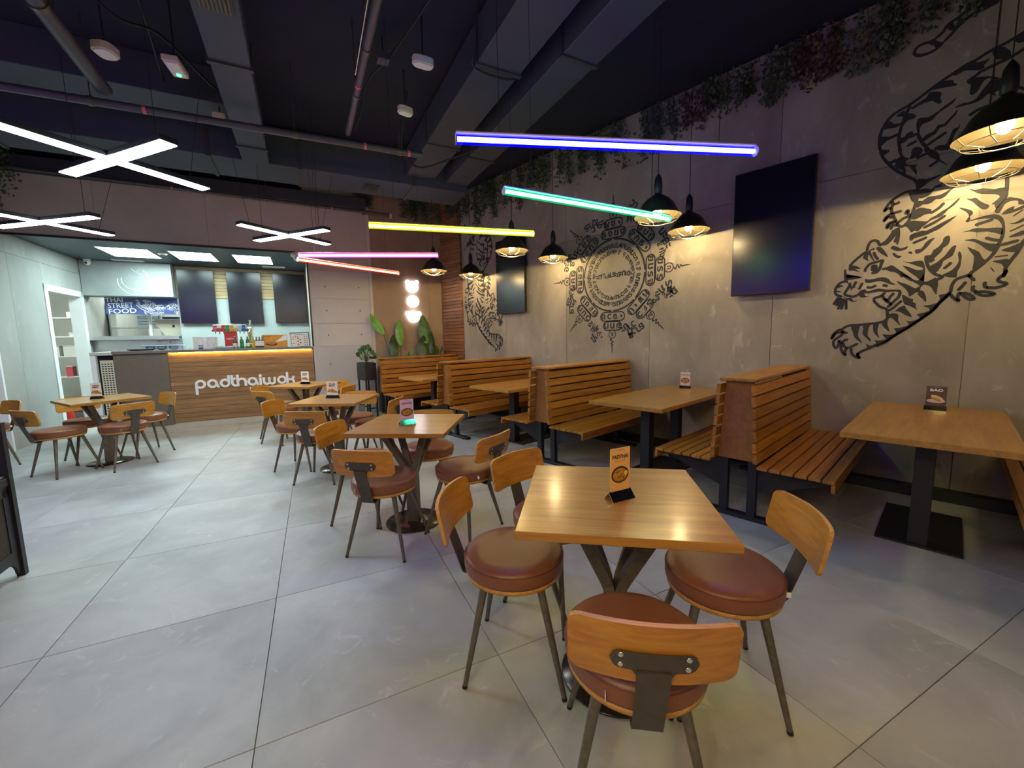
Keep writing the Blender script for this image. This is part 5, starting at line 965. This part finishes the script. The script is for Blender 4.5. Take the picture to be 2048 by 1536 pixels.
# ================================================================== PLANTS BEHIND THE BACK BENCH
pt = thing('planter_trough', 'long dark planter trough behind the back bench', 'planter', AB(1.85, 7.85, 0), RZ)
MB().cbox(-.62, .62, -.10, .10, 0, .86, .005).build('trough', 'black_steel', pt); MB().box(-.60, .60, -.085, .085, .862, .875).build('soil', 'soil', pt)
def big_leaf(parent, root, base, tip, width, mat, bend=.05, stemw=.007):
    base = Vector(base); tip = Vector(tip); ax = (tip - base); L = ax.length; ax.normalize(); side = ax.cross(Vector((0, 1, 0))).normalized(); nrm = side.cross(ax)
    k = MB(); n = 12; vs = []
    for i in range(n + 1):
        u = i / n; w = width / 2 * (sin(pi * min(1, u * .97 + .03)) ** .62) * (1.12 - .35 * u); c = base + ax * L * u + nrm * (bend * sin(pi * u) + .02 * u)
        wv = .012 * sin(u * 17)
        vs += [c - side * w + nrm * (.03 * w / width * 2 + wv), c - side * w * .5 + nrm * .008, c, c + side * w * .5 + nrm * .008, c + side * w + nrm * (.03 * w / width * 2 - wv)]
    fs = []
    for i in range(n):
        for j in range(4): a = i * 5 + j; fs.append((a, a + 1, a + 6, a + 5))
    k.add(vs, fs, True); o = k.build('leaf', mat, parent)
    MB().tube([base + ax * L * u / 6 + nrm * (bend * sin(pi * u / 6) + .02 * u / 6 - .004) for u in range(7)], [.006, .005, .0045, .004, .003, .002, .001], 5).build('midrib', 'leaf_bright' if mat != 'leaf_dark' else 'leaf_mid', o)
    r_ = Vector(root); mid = (r_ + base) / 2 + Vector((0, 0, .03)); MB().tube(crom([tuple(r_), tuple(mid), tuple(base)], False, 4), stemw, 6).build('stem', 'leaf_mid', parent)
def plant(label, a, b=7.85, z=.8755): return thing('leafy_plant', label, 'plant', AB(a, b, z), RZ, None)
Z0 = .8755
t = plant('plant with a bright leaf leaning left on a long stalk before the column edge', 1.40); big_leaf(t, (.06, 0, 0), (-.06, -.01, 1.45 - Z0), (-.27, .02, 1.83 - Z0), .16, 'leaf_bright')
t = plant('plant with an upright bright green leaf left below the glowing bear sign', 1.62); big_leaf(t, (0, 0, 0), (.03, 0, 1.24 - Z0), (.03, .03, 1.73 - Z0), .165, 'leaf_bright')
t = plant('plant with a dark upright leaf left of the bright upright leaf', 1.52, 7.80); big_leaf(t, (0, 0, 0), (0, 0, .96 - Z0 + .03), (-.01, .02, 1.44 - Z0), .175, 'leaf_dark')
t = plant('plant with a broad green leaf right below the glowing bear sign', 2.12); big_leaf(t, (0, 0, 0), (.04, 0, 1.26 - Z0), (-.02, .03, 1.81 - Z0), .255, 'leaf_mid')
t = plant('plant with two dark leaves before the broad green leaf', 2.10, 7.80); big_leaf(t, (0, 0, 0), (-.02, 0, .94 - Z0 + .03), (-.02, .02, 1.42 - Z0), .26, 'leaf_dark'); big_leaf(t, (.04, 0, 0), (.16, 0, .98 - Z0), (.14, .03, 1.50 - Z0), .15, 'leaf_dark')
def bushy(label, loc, h, w, n, mat, seed, ll=.10, lw=.03):
    r = random.Random(seed); t = thing('bushy_plant', label, 'plant', loc, 0); 
    for i in range(n):
        a = r.uniform(0, 2 * pi); e = r.uniform(.2, 1.25); c = Vector((cos(a) * cos(e) * w, sin(a) * cos(e) * w * .7, sin(e) * h)); l = ll * r.uniform(.7, 1.2)
        d = (c.normalized() + Vector((r.gauss(0, .25), r.gauss(0, .25), r.gauss(.1, .25)))).normalized(); sd = d.cross(Vector((r.gauss(0, 1), r.gauss(0, 1), .4))).normalized(); k = MB(); up = sd.cross(d)
        k.add([c, c + d * l * .35 + sd * lw, c + d * l * .75 + sd * lw * .8 - up * .006, c + d * l - up * .012, c + d * l * .75 - sd * lw * .8 - up * .006, c + d * l * .35 - sd * lw, c + d * l * .5 - up * .004], [(0, 1, 6), (1, 2, 6), (2, 3, 6), (3, 4, 6), (4, 5, 6), (5, 0, 6)], True); lf = k.build('leaf', mat, t)
        MB().tube([(0, 0, 0), c * .5 + Vector((0, 0, .02)), c], .003, 4).build('stem', 'leaf_mid', lf)
    return t
bushy('small plant with yellow-green pointed leaves between the big leaves', AB(1.80, 7.80, Z0), .20, .10, 16, 'leaf_bright', 3, .09, .012); bushy('bushy plant with pale-edged leaves at the right end of the trough', AB(2.36, 7.82, Z0), .28, .15, 30, 'leaf_mid', 4, .10, .018)
st = thing('plant_stand', 'tall black box planter on four legs at the end of the back bench', 'planter', (2.985, 6.93, 0), 0)
for x in (-.085, .085):
    for y in (-.15, .15): MB().cbox(x - .012, x + .012, y - .012, y + .012, 0, .66, .001).build('leg', 'black_steel', st)
MB().cbox(-.10, .10, -.17, .17, .6605, .955, .004).build('box', 'black_steel', st); MB().box(-.085, .085, -.155, .155, .9555, .965).build('soil', 'soil', st)
for y in (-.15, .15): MB().cbox(-.0725, .0725, y - .008, y + .008, .16, .18, .001).build('rail', 'black_steel', st)
bushy('round dark-leaved plant in the black stand planter', (2.985, 6.93, .9655), .24, .13, 34, 'leaf_mid', 9, .09, .034)
# ================================================================== BLACK STAND AT THE LEFT EDGE
bs_ = thing('serving_stand', 'black steel stand with mesh side cut by the lower left picture edge', 'stand', (-.596, 3.716, 0), radians(254))
LX, LY = .62, .45
for x in (0, LX):
    for y in (0, -LY): MB().cbox(x - .018, x + .018, y - .018, y + .018, 0, .93, .002).build('post', 'black_steel', bs_)
for z in (.56,): 
    for y in (0, -LY): MB().cbox(.0185, LX - .0185, y - .012, y + .012, z, z + .045, .002).build('rail', 'black_steel', bs_)
    for x in (0, LX): MB().cbox(x - .012, x + .012, -LY + .0185, -.0185, z, z + .045, .002).build('rail', 'black_steel', bs_)
MB().cbox(.0, LX, -LY, 0, .607, .618, .002).build('shelf', 'stainless', bs_)
for y in (0, -LY):
    k = MB(); mt = Matrix.Translation((0, y, 0)) @ RX
    arch = [(.018, .03), (.050, .03)] + [(.05 + .07 * (1 - cos(radians(q))), .03 + .075 * sin(radians(q))) for q in range(15, 91, 15)] + [(LX - .12 + .07 * sin(radians(q)), .03 + .075 * cos(radians(q))) for q in range(0, 91, 15)] + [(LX - .018, .03), (LX - .018, .17), (.018, .17)]
    k.prism(arch, -.006, .006, mt); k.box(.018, .075, y - .006, y + .006, .17, .545); k.box(LX - .075, LX - .018, y - .006, y + .006, .17, .545); k.box(.018, LX - .018, y - .006, y + .006, .50, .558)
    k.build('side_frame', 'black_steel', bs_)
k = MB()
for y in (0, -LY):
    for i in range(60): x = .075 + i * (LX - .15) / 59; k.box(x - .0018, x + .0018, y - .0018, y + .0018, .17, .50)
    for j in range(46): z = .172 + j * .0073; k.box(.075, LX - .075, y - .0012, y + .0012, z, z + .0026)
k.build('mesh', 'bracket_steel', bs_)['kind'] = 'stuff'
